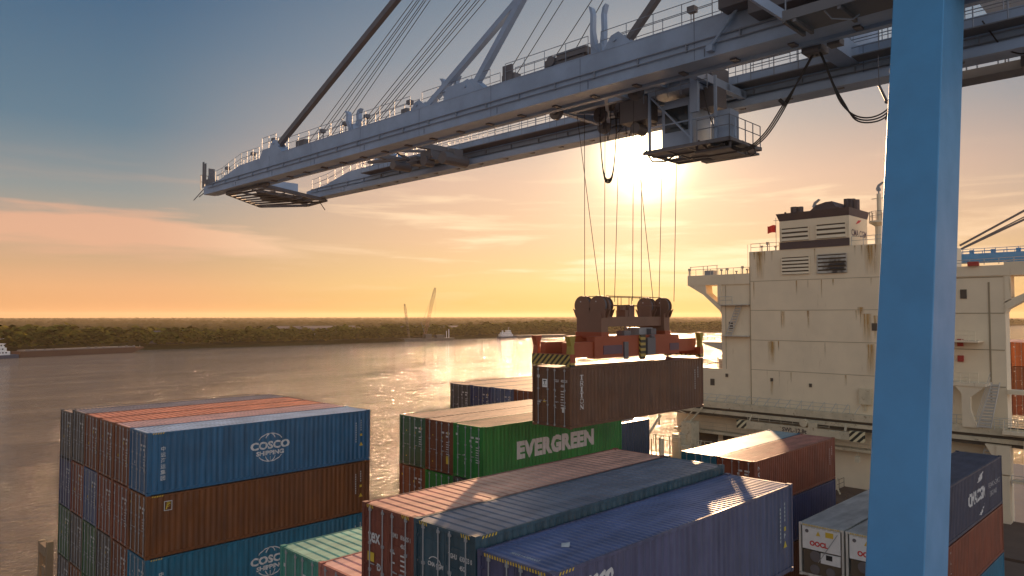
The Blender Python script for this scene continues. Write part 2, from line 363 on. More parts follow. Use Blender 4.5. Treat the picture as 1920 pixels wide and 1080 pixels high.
def shore_y(x):
    for (x0, y0), (x1, y1) in zip(shore, shore[1:]):
        if x0 <= x <= x1: return y0+(y1-y0)*(x-x0)/(x1-x0)
    return 600
def leaf_mat(name, a, b2):
    m, t, b = newmat(name); n = t.nodes.new; l = t.links.new; g = n('ShaderNodeNewGeometry')
    k = n('ShaderNodeTexNoise'); l(g.outputs['Position'], k.inputs[0]); k.inputs['Scale'].default_value = .05; k.inputs['Detail'].default_value = 3
    ad_ = n('ShaderNodeMath'); ad_.operation = 'MULTIPLY_ADD'; l(g.outputs['Random Per Island'], ad_.inputs[0]); ad_.inputs[1].default_value = .5; 
    sb = n('ShaderNodeMath'); sb.operation = 'SUBTRACT'; l(k.outputs[0], sb.inputs[0]); sb.inputs[1].default_value = .2; l(sb.outputs[0], ad_.inputs[2])
    mx = n('ShaderNodeMix'); mx.data_type = 'RGBA'; mx.inputs[6].default_value = (*a, 1); mx.inputs[7].default_value = (*b2, 1); l(ad_.outputs[0], mx.inputs[0]); l(mx.outputs[2], b.inputs['Base Color'])
    b.inputs['Roughness'].default_value = .9; b.inputs['Specular IOR Level'].default_value = .0
    return m
def wood(name, mat, bands):
    rnd = random.Random(3); vs = []; fs = []
    for (d0, d1, cnt, hmin, hmax, q, size, x0, x1) in bands:
        for i in range(cnt):
            x = rnd.uniform(x0, x1); y = shore_y(x)+rnd.uniform(d0, d1); h = rnd.uniform(hmin, hmax)*(.88+.2*math.sin(x*.013)*math.sin(x*.0041+1)+.15*rnd.random())
            h = max(hmin*.6, h); rad = h*rnd.uniform(.32, .5); zc = ZW+2.2
            for j in range(q):
                th = rnd.uniform(0, 6.283); ph = math.acos(rnd.uniform(-.75, 1)); rr = rad*rnd.uniform(.55, 1.05)
                c = Vector((x+rr*math.sin(ph)*math.cos(th), y+rr*math.sin(ph)*math.sin(th), zc+h*.52+h*.46*math.cos(ph)*rnd.uniform(.75, 1)))
                s_ = size*rnd.uniform(.6, 1.3)*h/14
                if d0 > 100: c.z = zc+h*.55+(c.z-zc-h*.55)*.6
                tl = .34 if d0 < 130 else .10
                nrm = Vector((rnd.gauss(0, tl), rnd.gauss(-.12, tl), 1)).normalized(); a = nrm.orthogonal().normalized()*s_; b = nrm.cross(a)
                k = len(vs); vs += [c-a*.9-b*.4, c+a*.2-b, c+a+b*.3, c-a*.1+b]; fs.append((k, k+1, k+2, k+3))
    me = bpy.data.meshes.new(name); me.from_pydata([tuple(v) for v in vs], [], fs); me.materials.append(mat)
    o = bpy.data.objects.new(name, me); COL.objects.link(o); return o
tag(wood('riverside_wood', leaf_mat('wood_leaf', (.04, .035, .007), (.19, .15, .02)),
    [(6, 60, 620, 11, 17, 70, 1.9, -100, 1500), (60, 160, 420, 12, 18, 34, 2.6, -100, 1700), (5, 120, 260, 12, 17, 30, 3.0, 1500, 4200)]),
    'bushy green wood lining the far river bank', 'trees', kind='stuff')
tag(wood('distant_forest', leaf_mat('forest_leaf', (.05, .04, .014), (.10, .078, .022)),
    [(160, 420, 1000, 11, 15, 18, 3.0, -200, 2400), (420, 1000, 1700, 11, 15, 12, 3.6, -300, 3600), (1000, 2600, 3200, 11, 16, 9, 4.6, -500, 6500), (2600, 6500, 5200, 12, 17, 7, 6.5, -800, 11500)]),
    'flat dark forest running back from the river to the horizon', 'forest', kind='stuff')
# ---------------------------------------------------------------- haze (box round camera and whole scene)
hz = MB().box(-5200, 12200, -5200, 12200, ZW-4, 60).build('haze', bpy.data.materials.new('haze_air'))
tag(hz, kind='stuff'); hm = hz.data.materials[0]; hm.use_nodes = True; hm.node_tree.nodes.clear()
pv = hm.node_tree.nodes.new('ShaderNodeVolumePrincipled'); ho = hm.node_tree.nodes.new('ShaderNodeOutputMaterial'); hm.node_tree.links.new(pv.outputs[0], ho.inputs['Volume'])
pv.inputs['Color'].default_value = (.92, .76, .55, 1); pv.inputs['Density'].default_value = .00005; pv.inputs['Anisotropy'].default_value = .35
hz.visible_shadow = True

# ---------------------------------------------------------------- shipping containers
CL, CW, CH = 12.19, 2.438, 2.896
_c = {}
def cont_meshes(L, H, roof):
    key = (L, H, roof)
    if key in _c: return _c[key]
    d = {}
    f = MB(); p = .10
    for x in (0, L-p):
        for y in (0, CW-p): f.box(x, x+p, y, y+p, .16, H-.12)
    for y in (.008, CW-.068): f.box(p, L-p, y, y+.06, .03, .17); f.box(p, L-p, y, y+.06, H-.10, H-.022)
    f.box(.012, .10, p, CW-p, .03, .16); f.box(.012, .10, p, CW-p, H-.13, H-.026)
    f.box(L-.10, L-.012, p, CW-p, .03, .16); f.box(L-.10, L-.012, p, CW-p, H-.13, H-.026)
    for x in (-.004, L-.176):
        for y in (-.004, CW-.166):
            for z in (0, H-.12): f.box(x, x+.18, y, y+.17, z, z+.124)
    d['frame'] = f.mesh('frame')
    pitch = .278
    def corr(y, s):
        n = int((L-2*p)/pitch); pt = (L-2*p)/n; pr = []
        for i in range(n):
            x = p+i*pt
            pr += [(x, 0), (x+pt*.26, 0), (x+pt*.5, .036), (x+pt*.76, .036)]
        pr.append((L-p, 0)); vs = []; fs = []
        for i, (x, dd) in enumerate(pr): vs += [(x, y+s*dd, .17), (x, y+s*dd, H-.10)]
        for i in range(len(pr)-1): k = 2*i; fs.append((k, k+2, k+3, k+1))
        return MB().add(vs, fs).mesh('side')
    d['side_n'] = corr(.022, 1); d['side_f'] = corr(CW-.022, -1)
    # roof sheet: ridges run across the box
    rp = .36 if roof == 'wide' else (.215 if roof == 'fine' else .5)
    n = int((L-.3)/rp); rp = (L-.3)/n; pr = [(.02, 0)]
    dep = .038 if roof != 'flat' else .006
    for i in range(n):
        x = .15+i*rp
        if roof == 'wide': pr += [(x, 0), (x+rp*.70, 0), (x+rp*.78, -dep), (x+rp*.93, -dep)]
        else: pr += [(x, 0), (x+rp*.34, 0), (x+rp*.5, -dep), (x+rp*.84, -dep)]
    pr += [(L-.15, 0), (L-.02, 0)]
    vs = []; fs = []; ym = (.068, .20, CW-.20, CW-.068)
    for x, dd in pr:
        for j, y in enumerate(ym): vs.append((x, y, H-.030+(dd if j in (1, 2) else 0)-(0.006 if j in (0, 3) else 0)))
    for i in range(len(pr)-1):
        for j in range(3): k = i*4+j; fs.append((k, k+4, k+5, k+1))
    d['roof'] = MB().add(vs, fs).mesh('roof')
    e = MB(); x = L-.05
    for i in range(9):
        y0 = p+i*(CW-2*p)/9; w = (CW-2*p)/9; e.box(x-.02, x+(.025 if i % 2 else 0), y0, y0+w, .16, H-.13)
    d['end'] = e.mesh('end')
    for s, y0 in ((0, p+.012), (1, CW/2+.006)):
        w = CW/2-p-.018; g = MB(); g.box(.058, .085, y0, y0+w, .17, H-.14)
        g.box(.045, .058, y0, y0+.07, .17, H-.14); g.box(.045, .058, y0+w-.07, y0+w, .17, H-.14)
        for k in range(5):
            za = .17+(H-.31)*k/5; g.box(.043, .058, y0+.07, y0+w-.07, za, za+(H-.31)/5*.42)
        for k in range(4):
            za = .45+(H-.9)*k/3; yy = y0-.03 if s == 0 else y0+w-.05; g.box(.02, .045, yy, yy+.09, za, za+.07)
        d['door%d' % s] = g.mesh('door')
        for b in (0, 1):
            yy = y0+w*(.24 if b == 0 else .80) if s == 0 else y0+w*(.20 if b == 0 else .76)
            t = MB(); t.tube([(.012, yy, .08), (.012, yy, H-.06)], .019, 6)
            for z in (.12, H*.36, H*.62, H-.16): t.box(-.006, .043, yy-.045, yy+.045, z-.04, z+.04)
            t.box(-.012, .0, yy-.26 if b else yy+.02, yy-.02 if b else yy+.26, H*.42, H*.42+.03)
            d['bar%d%d' % (s, b)] = t.mesh('bar')
    _c[key] = d; return d
dashrnd = random.Random(11)
def door_marks(H, style, code=None):
    m = MB(); x = .030; rt = (0, -1, 0); up = (0, 0, 1)
    # text block on the right-hand door as seen (small y)
    if code:
        put_text(m, text(code[0], .17, .004, sx=.72), (x, 1.06, H-.72), rt, up); put_text(m, text(code[1], .17, .004, sx=.72), (x, .62, H-.72), rt, up)
        put_text(m, text(code[2], .16, .004, sx=.75), (x, .62, H-.95), rt, up)
    else:
        for y, w in ((1.05, .26), (.64, .32)): m.box(x-.002, x, y-w, y, H-.70, H-.60)
        m.box(x-.002, x, .64-.2, .64, H-.88, H-.79)
    for k in range(7 if style != 2 else 4):
        z = H-1.18-k*.13
        m.box(x-.002, x, .62-dashrnd.uniform(.16, .3), .62, z, z+.045)
        if k % 2 == 0: m.box(x-.002, x, 1.02-dashrnd.uniform(.05, .2), 1.02, z, z+.045)
    return m
def marker_boxes(H, seed):
    r = random.Random(seed); m = MB(); x = .030
    for k in range(5):
        y = r.choice((2.1, 1.75, 1.5, .95, .45))+r.uniform(-.06, .06); z = r.uniform(.3, H-.5); m.box(x-.002, x, y, y+r.uniform(.05, .16), z, z+r.uniform(.05, .2))
    return m
_marks = [door_marks(CH, 1).mesh('m'), door_marks(CH, 2).mesh('m'), marker_boxes(CH, 1).mesh('m'), marker_boxes(CH, 2).mesh('m'), marker_boxes(CH, 5).mesh('m')]
def container(loc, col, roof, label, group='stacked shipping containers', L=CL, H=CH, rtype='wide', rz=0, marks=True, detail=2, doors=True, bars=True):
    t = empty('shipping_container', loc, label, 'shipping container', group, rz)
    d = cont_meshes(L, H, rtype); m = M['c_'+col]
    inst(d['frame'], 'frame', m, t); inst(d['side_n'], 'side_panel', m, t); inst(d['side_f'], 'side_panel', m, t)
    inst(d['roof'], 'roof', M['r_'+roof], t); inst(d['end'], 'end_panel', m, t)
    if doors:
        for s in (0, 1):
            dd = inst(d['door%d' % s], 'door', m, t)
            if bars:
                for b in (0, 1): inst(d['bar%d%d' % (s, b)], 'locking_bar', M['galv'], dd)
        if marks:
            k = dashrnd.randrange(2)
            inst(_marks[k], 'lettering', M['letter'], t); inst(_marks[2+dashrnd.randrange(3)], 'marking_plate', M['yellow'] if dashrnd.random() < .3 else M['letter'], t)
    return t
def side_info(t, H=CH, warn=True, L=CL):
    """the small code column near the far end of the long side"""
    m = MB(); y = .010
    for i in range(9): m.box(L-.95, L-.90, y-.003, y, H-.75-i*.13, H-.66-i*.13)
    for i in range(5): m.box(L-.62, L-.57, y-.003, y, H-.62-i*.13, H-.53-i*.13)
    m.build('side_code', M['letter'], t)
    if warn:
        w = MB(); w.box(L-.66, L-.52, y-.003, y, H-1.45, H-1.32); w.add([(L-.72, y-.003, H-2.0), (L-.46, y-.003, H-2.0), (L-.59, y-.003, H-1.78)], [(0, 1, 2)]); w.build('warning_triangle', M['yellow'], t)
def corner_stripes(t, H=CH, door=True, side=True, full=False):
    m = MB()
    if door:
        if full:
            k = 0
            while .22+k*.088 < CW-.2:
                y = .22+k*.088; m.quad((.009, y, H-.115), (.009, y+.045, H-.115), (.009, y+.055, H-.035), (.009, y+.01, H-.035)); k += 1
        else:
            for y0 in (.22, CW-.55):
                for k in range(4): y = y0+k*.09; m.quad((.009, y, H-.12), (.009, y+.04, H-.12), (.009, y+.075, H-.03), (.009, y+.035, H-.03))
    if side:
        for k in range(5): x = .22+k*.11; m.quad((x, .004, H-.095), (x+.05, .004, H-.095), (x+.09, .004, H-.025), (x+.04, .004, H-.025))
    m.build('corner_stripe', M['yellow'], t)
P = 2.4496
# --- left block: six rows, four tiers (row 0 faces the camera; the water is beyond row 5)
colA = [['blue', 'brown', 'brown', 'brown', 'dark', 'dark'], ['olive', 'redbrown', 'redbrown', 'slate', 'redbrown', 'navy'],
        ['teal', 'brown', 'dark', 'darkgreen', 'dark', 'darkgreen'], ['dark', 'brown', 'olive', 'darkgreen', 'olive', 'dark']]
roofA = ['lightblue', 'pink', 'orange', 'orange', 'grey', 'tan']
cw = dict(blue='blue', brown='brown', dark='dark grey', olive='olive brown', redbrown='red-brown', slate='slate blue', navy='dark navy', teal='teal blue', darkgreen='dark green')
roww = ['row nearest the open water gap', 'second row from the front', 'third row from the front', 'fourth row from the front', 'fifth row from the front', 'outermost row by the river']
roww[0] = 'front row'
tierw = ['top', 'second', 'third', 'fourth']
LA = []
for k in range(4):
    for r in range(6):
        z = 5.82-CH-k*2.911-(.20 if (r == 5 and k == 0) else 0)
        lab = '%s container in the left stack, %s tier, %s' % (cw[colA[k][r]], tierw[k], roww[r])
        if k == 0 and r == 0: lab = 'blue container with white globe logo on top of the left stack'
        if k == 1 and r == 0: lab = 'brown container with small square emblem under the top blue one, left stack'
        if k == 2 and r == 0: lab = 'teal blue container with white globe logo cut by the bottom edge, left stack'
        H_ = CH-.20 if (r == 5 and k == 0) else CH
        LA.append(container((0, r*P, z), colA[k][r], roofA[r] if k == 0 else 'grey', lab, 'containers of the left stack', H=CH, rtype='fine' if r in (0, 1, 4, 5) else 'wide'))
def globe_logo(t, cx, cz):
    m = MB(); y = .008; up = (0, 0, 1); rt = (1, 0, 0)
    a = text('COSCO', .52, .022, sx=1.18, align='CENTER'); put_text(m, a, (cx, y, cz-.06), rt, up)
    b = text('SHIPPING', .30, .013, sx=1.20, align='CENTER'); put_text(m, b, (cx, y, cz-.38), rt, up)
    def arc(rx, rz_, a0, a1, w=.05, n=20):
        for i in range(n):
            t0 = a0+(a1-a0)*i/n; t1 = a0+(a1-a0)*(i+1)/n
            m.quad(*[(cx+math.cos(q_)*(rx+s_*w/2), y, cz+math.sin(q_)*(rz_+s_*w/2)) for q_, s_ in ((t0, -1), (t1, -1), (t1, 1), (t0, 1))])
    arc(.80, .72, R(36), R(144)); arc(.80, .72, R(218), R(322)); arc(.34, .72, R(42), R(138)); arc(.34, .72, R(218), R(322)); m.quad((cx-.02, y, cz-.70), (cx+.02, y, cz-.70), (cx+.02, y, cz-.46), (cx-.02, y, cz-.46))
    m.build('globe_logo', M['letter'], t)
def vert_cn(t, x, ztop, size=.24):
    m = MB(); 
    for i, ch in enumerate('中远海运集团'): put_text(m, text(ch, size, .003), (x, .008, ztop-size*1.13*(i+1)), (1, 0, 0), (0, 0, 1))
    m.build('vertical_lettering', M['letter'], t)
globe_logo(LA[0], 6.07, 1.50); vert_cn(LA[0], .60, 2.28); side_info(LA[0]); corner_stripes(LA[0], door=False)
globe_logo(LA[12], 6.15, 1.45); vert_cn(LA[12], .60, 2.28); side_info(LA[12]); corner_stripes(LA[12], door=False)
side_info(LA[6]); corner_stripes(LA[6], door=False)
# square leaf emblem on the olive container
m = MB(); y = .008; s0, s1 = .78, 1.15; z0, z1 = 2.11, 2.56
for b_ in ((s0, s1, z0, z0+.03), (s0, s1, z1-.03, z1), (s0, s0+.03, z0+.03, z1-.03), (s1-.03, s1, z0+.03, z1-.03)): m.box(b_[0], b_[1], y-.002, y, b_[2], b_[3])
m.build('emblem_frame', M['letter'], LA[6])
m = MB(); m.prism([(s0+.07, y, z0+.07), (s0+.13, y, z0+.07), (s0+.17, y, z0+.25), (s1-.08, y, z0+.29), (s1-.07, y, z0+.34), (s0+.15, y, z0+.31)], (0, -.002, 0)); m.prism([(s0+.09, y, z0+.13), (s0+.12, y, z0+.34), (s1-.05, y, z0+.40), (s0+.14, y, z0+.40)], (0, -.002, 0)); m.prism([(s0+.15, y, z0+.16), (s1-.1, y, z0+.2), (s1-.1, y, z0+.22), (s0+.15, y, z0+.2)], (0, -.002, 0))
m.build('emblem_leaf', M['yellow'], LA[6])
LA[0].children[3]; 
# vertical weld scuffs on the olive box side are in its paint

# --- middle block (one bay aft): three rows, two tiers in view
BX, BY = 14.153, -7.552; BZ = 5.388
colB = [['green', 'brown', 'darkgreen'], ['dark', 'green', 'brown']]; roofB = ['sand', 'tan', 'tan']
labB = [['green container with big white capital lettering along its side', 'brown container with a yellow plate on its door, between two green ones', 'dark green container at the river corner of the middle stack, top tier'],
        ['dark container under the lettered green one', 'bright green container in the second tier of the middle stack', 'brown container under the dark green one by the river']]
LB = []
for k in range(2):
    for r in range(3): LB.append(container((BX, BY+r*P, BZ-CH-k*2.911), colB[k][r], roofB[r] if k == 0 else 'grey', labB[k][r], 'containers of the middle stack', rtype='wide' if r else 'fine'))
m = MB(); put_text(m, text('EVERGREEN', 1.22, .075, sx=1.0, space=1.06), (2.55, .006, .92), (1, 0, 0), (0, 0, 1)); m.build('side_lettering', M['letter'], LB[0])
m = MB(); m.box(.028, .030, .35, .62, .55, 1.0); m.build('yellow_plate', M['yellow'], LB[1])
# --- far bay behind it
labD = ['dark slate container at the far left corner of the rear bay', 'dark container second from the river in the rear bay', 'grey-blue container third from the river in the rear bay', 'brown container fourth from the river in the rear bay']
for r, (c, rf) in enumerate([('dark', 'tan'), ('navy', 'sand'), ('slate', 'sand'), ('brown', 'tan')]):
    container((26.90, 2.79+(3-r-1)*2.445, 5.752-CH), c, rf, labD[r], 'containers of the rear bay', rtype='wide')
container((26.95, -5.15, 3.75-CH), 'cma', 'grey', 'short dark blue container behind the end of the green one', L=6.06)
# --- foreground block
CX = -.08
tex = container((CX, -20.10, 5.859-CH), 'maroon', 'rose', 'maroon container with yellow plates and white lowercase lettering on its doors, foreground', rtype='wide', marks=False)
tg = container((CX, -22.55, 5.859-CH), 'tgreen', 'greygreen', 'dark green-blue container in the foreground, between maroon and blue ones', rtype='wide', marks=False)
sea = container((CX, -25.06, 5.585-CH), 'seablue', 'blue', 'large blue container nearest the camera with rounded white lettering on its side', rtype='fine', marks=False)
for t_ in (tex, tg): corner_stripes(t_, side=(t_ is tg))
corner_stripes(sea, full=True)
side_info(sea)
m = MB(); put_text(m, text('P', .2, .008), (CL-.68, .007, CH-1.68), (1, 0, 0), (0, 0, 1)); m.build('side_letter', M['letter'], sea)
m = MB(); put_text(m, text('seaco', .62, .030, shear=.12, sx=.92), (.95, .006, CH-.98+.30), (1, 0, 0), (0, 0, 1), slant=0); m.build('side_lettering', M['letter'], sea)
m = MB(); put_text(m, text('SEGU 6384007', .15, .003), (.42, 1.75, CH-.024), (0, -1, 0), (1, 0, 0)); m.build('roof_lettering', M['letter'], sea)
m = MB(); m.add([(1.62, 1.15, CH-.02), (1.75, 1.0, CH-.02), (1.95, 1.15, CH+.03), (1.82, 1.32, CH-.01)], [(0, 1, 2, 3)]); m.build('roof_patch', M['letter'], sea)
def texmark(t, code, extra):
    door_marks(CH, 1, code).build('door_code', M['letter'], t)
    extra(t)
def _tex(t):
    m = MB(); put_text(m, text('tex', .56, .014, sx=.78), (.028, 2.16, CH-1.06), (0, -1, 0), (0, 0, 1))
    x = .027
    m.build('door_lettering', M['letter'], t)
    m = MB(); put_text(m, text('D', .26, .012), (.028, 1.72, CH-1.80), (0, -1, 0), (0, 0, 1)); m.build('door_letter', M['letter'], t)
    m = MB(); m.box(.026, .030, 1.86, 2.18, CH-1.62, CH-1.36); m.build('yellow_plate', M['yellow'], t)
def _tg(t):
    m = MB(); put_text(m, text('CMA CGM', .15, .006, shear=.1, sx=.9), (.028, 1.88, CH-1.10), (0, -1, 0), (0, 0, 1))
    for k in range(8):
        a0 = R(20+k*16); a1 = R(36+k*16); c0 = (1.60, CH-1.06)
        m.quad(*[(.028, c0[0]-math.cos(a)*(r_), c0[1]+math.sin(a)*r_*.8) for a, r_ in ((a0, .25), (a1, .25), (a1, .28), (a0, .28))])
    m.build('door_lettering', M['letter'], t)
    m = MB(); m.box(.026, .030, 1.86, 2.18, CH-2.05, CH-1.80); m.build('yellow_plate', M['yellow'], t)
texmark(tex, ('TEMU', '816905 1', '45G1'), _tex); texmark(tg, ('TGHU', '630833 0', '45G1'), _tg)
door_marks(CH, 1, ('SEGU', '638400 7', '45G1')).build('door_code', M['letter'], sea)
# lower boxes left of the maroon one
container((CX-.1, -15.43, 3.60-CH), 'mint', 'mint', 'weathered mint green container low in the gap left of the maroon one', rtype='wide')
container((CX-.1, -17.88, 3.62-CH), 'pink', 'pink', 'faded pinkish container beside the low mint green one', rtype='wide')
# --- bay three, ship side
EX = 28.65
eb = container((EX, -15.44, 2.65-CH), 'redbrown', 'maroon', 'red-brown container with sunlit roof corner before the white deckhouse', rtype='fine', marks=True)
side_info(eb, warn=False)
m = MB()
for i, ch in enumerate('NOC'): put_text(m, text(ch, .34, .002), (.55, .008, CH-.62-i*.36), (1, 0, 0), (0, 0, 1))
m.build('side_lettering', M['letter'], eb)
container((EX, -12.95, 2.66-CH), 'teal', 'teal', 'teal container beside the red-brown one, half its roof in sun', rtype='flat')
container((EX, -15.44, 2.65-2*2.911), 'navy', 'grey', 'dark blue container directly under the red-brown one')
container((EX, -15.44, 2.65-3*2.911), 'brown', 'grey', 'dark brown container two below the sunlit red-brown one')
# reefers
def reefer(loc, label, seed):
    t = container(loc, 'reefer', 'white', label, 'refrigerated containers side by side', rtype='flat', doors=False, marks=False)
    H = CH
    m = MB(); m.box(.03, .07, .18, CW-.18, H*.52, H-.15); m.build('upper_panel', M['white'], t)
    m = MB(); m.box(.10, .14, .22, CW-.22, .18, H*.5); m.build('machinery_recess', M['shipdark'], t)
    m = MB(); m.box(.02, .10, .2, 1.25, H*.30, H*.49); m.build('control_box', M['white'], t)
    m = MB(); m.box(.015, .02, .62, .96, H*.38, H*.475); m.build('vent_grille', M['black'], t)
    m = MB(); m.tube([(.10, 1.55, H*.40), (.04, 1.55, H*.40)], .30, 20); m.build('fan_guard', M['steel'], t)
    m = MB(); m.tube([(.12, .75, .45), (.05, .75, .45)], .24, 14); m.tube([(.12, 1.6, .45), (.05, 1.6, .45)], .26, 14); m.build('compressor', M['steel'], t)
    m = MB(); put_text(m, text('OOCL', .36, .018, sx=.95), (.024, 1.85, H*.60), (0, -1, 0), (0, 0, 1)); m.build('red_lettering', M['red'], t)
    m = MB(); m.box(.023, .025, .55, .98, H*.80, H*.90); m.build('yellow_plate', M['yellow'], t)
    m = MB(); m.add([(.024, 1.5, H*.80), (.024, 1.25, H*.80), (.024, 1.375, H*.89)], [(0, 1, 2)]); m.build('warning_triangle', M['yellow'], t)
    m = MB(); m.tube([(.026, 2.0, H*.86), (.020, 2.0, H*.86)], .10, 12); m.build('round_plate', M['steel'], t)
    m = MB()
    for k in range(6): m.box(.026, .032, .35+k*.3, .58+k*.3, H*.925, H*.945)
    m.build('vent_slot', M['letter'], t)
    corner_stripes(t, side=False, full=True)
    m = MB(); m.bar((-.06, .3, H-.3), (-.06, 2.0, -.3) if seed else (-.06, 1.35, .9), .03); m.build('lashing_rod', M['galv'], t)
    return t
reefer((EX-.0, -20.50, -.34-CH), 'white refrigerated container with pale red lettering beside the big blue box', 0)
reefer((EX-.0, -23.05, -.34-CH), 'white refrigerated container with bright red lettering half behind the blue crane leg', 1)
# right stack
RX = EX
cm = container((RX, -25.44, 2.71-CH), 'cma', 'cma', 'dark navy container with white lettering, right of the blue crane leg', 'containers right of the crane leg', rtype='fine')
m = MB(); put_text(m, text('CMACGM', .92, .03, sx=.92, shear=.08), (4.4, .007, 1.15), (1, 0, 0), (0, 0, 1)); m.build('side_lettering', M['letter'], cm)
m = MB()
put_text(m, text('REDUCING CO2', .42, .004, sx=.9), (8.9, .007, 1.42), (1, 0, 0), (0, 0, 1)); put_text(m, text('EMISSIONS', .42, .004, sx=.9), (9.1, .007, .92), (1, 0, 0), (0, 0, 1)); m.build('small_lettering', M['galv'], cm)
m = MB(); m.quad((6.4, .007, 2.15), (7.3, .007, 2.2), (7.7, .007, 2.62), (6.9, .007, 2.5)); m.quad((6.7, .007, .35), (7.2, .007, .25), (7.9, .007, .78), (7.4, .007, .55)); m.build('swoosh_mark', M['letter'], cm)
rb = container((RX, -25.44, 2.71-2*2.911), 'redbrown', 'grey', 'red-brown container under the dark navy one, right of the leg', 'containers right of the crane leg')
m = MB()
for i, ch in enumerate('TRITON'): put_text(m, text(ch, .34, .006), (.7, .007, CH-.62-i*.34), (1, 0, 0), (0, 0, 1))
m.build('vertical_lettering', M['letter'], rb)
container((RX, -25.44, 2.71-3*2.911), 'teal', 'grey', 'teal container third down at the lower right corner', 'containers right of the crane leg')
# --- box hanging from the spreader
TR = container((14.162, -13.54, 8.813-CH), 'trit', 'trit', 'brown container hanging from the crane with vertical serif lettering', 'none', rz=.006, marks=False, rtype='wide'); del TR['group']
def serif(m, ch, x, z, w, h, y=.006, s=.055):
    def b(x0, x1, z0, z1): m.quad((x+x0*w, y, z+z0*h), (x+x1*w, y, z+z0*h), (x+x1*w, y, z+z1*h), (x+x0*w, y, z+z1*h))
    def d(x0, z0, x1, z1, t=.15): m.quad((x+(x0-t/2)*w, y, z+z0*h), (x+(x0+t/2)*w, y, z+z0*h), (x+(x1+t/2)*w, y, z+z1*h), (x+(x1-t/2)*w, y, z+z1*h))
    if ch == 'T': b(0, 1, .86, 1); b(0, .1, .68, .86); b(.9, 1, .68, .86); b(.41, .59, .1, .86); b(.25, .75, 0, .1)
    elif ch == 'I': b(.38, .62, .1, .9); b(.2, .8, 0, .1); b(.2, .8, .9, 1)
    elif ch == 'R': b(.12, .32, .1, .88); b(0, .45, 0, .1); b(0, .7, .88, 1); b(.32, .7, .42, .54); b(.68, .86, .54, .88); d(.84, .0, .5, .42, .2); b(.72, 1, 0, .08)
    elif ch == 'N': b(.1, .22, .1, .9); b(0, .36, 0, .1); b(.78, .9, .0, .9); b(.64, 1, .9, 1); d(.80, 0, .2, 1, .24); b(0, .2, .9, 1)
    elif ch == 'O':
        for i in range(16):
            a0 = 2*math.pi*i/16; a1 = 2*math.pi*(i+1)/16
            m.quad(*[(x+w*(.5+math.cos(a)*rx), y, z+h*(.5+math.sin(a)*rz)) for a, rx, rz in ((a0, .30, .38), (a1, .30, .38), (a1, .48, .5), (a0, .48, .5))])
m = MB()
for i, ch in enumerate('TRITON'): serif(m, ch, .74, CH-.62-i*.283, .30, .235)
m.build('vertical_lettering', M['letter'], TR)
door_marks(CH, 1, ('TCLU', '40292 8', '45G1')).build('door_code', M['letter'], TR)
m = MB(); m.box(.024, .028, 1.48, 1.80, CH-1.02, CH-.62); m.build('white_plate', M['white'], TR)
m = MB(); m.box(.020, .023, 1.62, 1.66, CH-.86, CH-.70); m.box(.020, .023, 1.54, 1.74, CH-.72, CH-.69); m.box(.020, .023, 1.53, 1.75, CH-.92, CH-.90)
for k in range(8):
    a = math.pi*k/8; m.box(.020, .023, 1.64+math.cos(a)*.09-.015, 1.64+math.cos(a)*.09+.015, CH-.74+math.sin(a)*.05, CH-.72+math.sin(a)*.05)
m.build('plate_symbol', M['black'], TR)
m = MB(); m.tube([(.03, 2.06, CH-.5), (.024, 2.06, CH-.5)], .09, 14); m.box(.024, .028, .36, .54, CH-2.15, CH-1.90); m.box(.024, .028, 1.92, 2.12, CH-1.78, CH-1.70); m.build('door_plate', M['letter'], TR)
m = MB(); m.add([(.026, 1.76, CH-1.74), (.026, 1.58, CH-1.74), (.026, 1.67, CH-1.58)], [(0, 1, 2)]); m.build('warning_triangle', M['yellow'], TR)
side_info(TR, warn=False)

# paint the big lettering onto the ribs: cut it at every rib edge and press it to the sheet
def conform(o, L=CL):
    import bmesh
    p = .10; n_ = int((L-2*p)/.278); pt = (L-2*p)/n_
    def prof(x):
        f = ((x-p)/pt) % 1.0
        if f < .26: return 0.0
        if f < .5: return .036*(f-.26)/.24
        if f < .76: return .036
        return .036*(1-(f-.76)/.24)
    b = bmesh.new(); b.from_mesh(o.data); xs = [v.co.x for v in b.verts]; x0, x1 = min(xs), max(xs)
    for i in range(n_):
        for k_ in (0, .26, .5, .76):
            x = p+(i+k_)*pt
            if x0 < x < x1: bmesh.ops.bisect_plane(b, geom=b.verts[:]+b.edges[:]+b.faces[:], plane_co=(x, 0, 0), plane_no=(1, 0, 0), dist=1e-6)
    for v in b.verts: v.co.y = .022+prof(v.co.x)-.0045
    b.to_mesh(o.data); b.free()
for o in list(bpy.data.objects):
    if o.type == 'MESH' and o.parent and o.parent.name.startswith('shipping_container') and o.name.split('.')[0] in ('side_lettering', 'globe_logo', 'vertical_lettering', 'swoosh_mark', 'small_lettering'): conform(o)

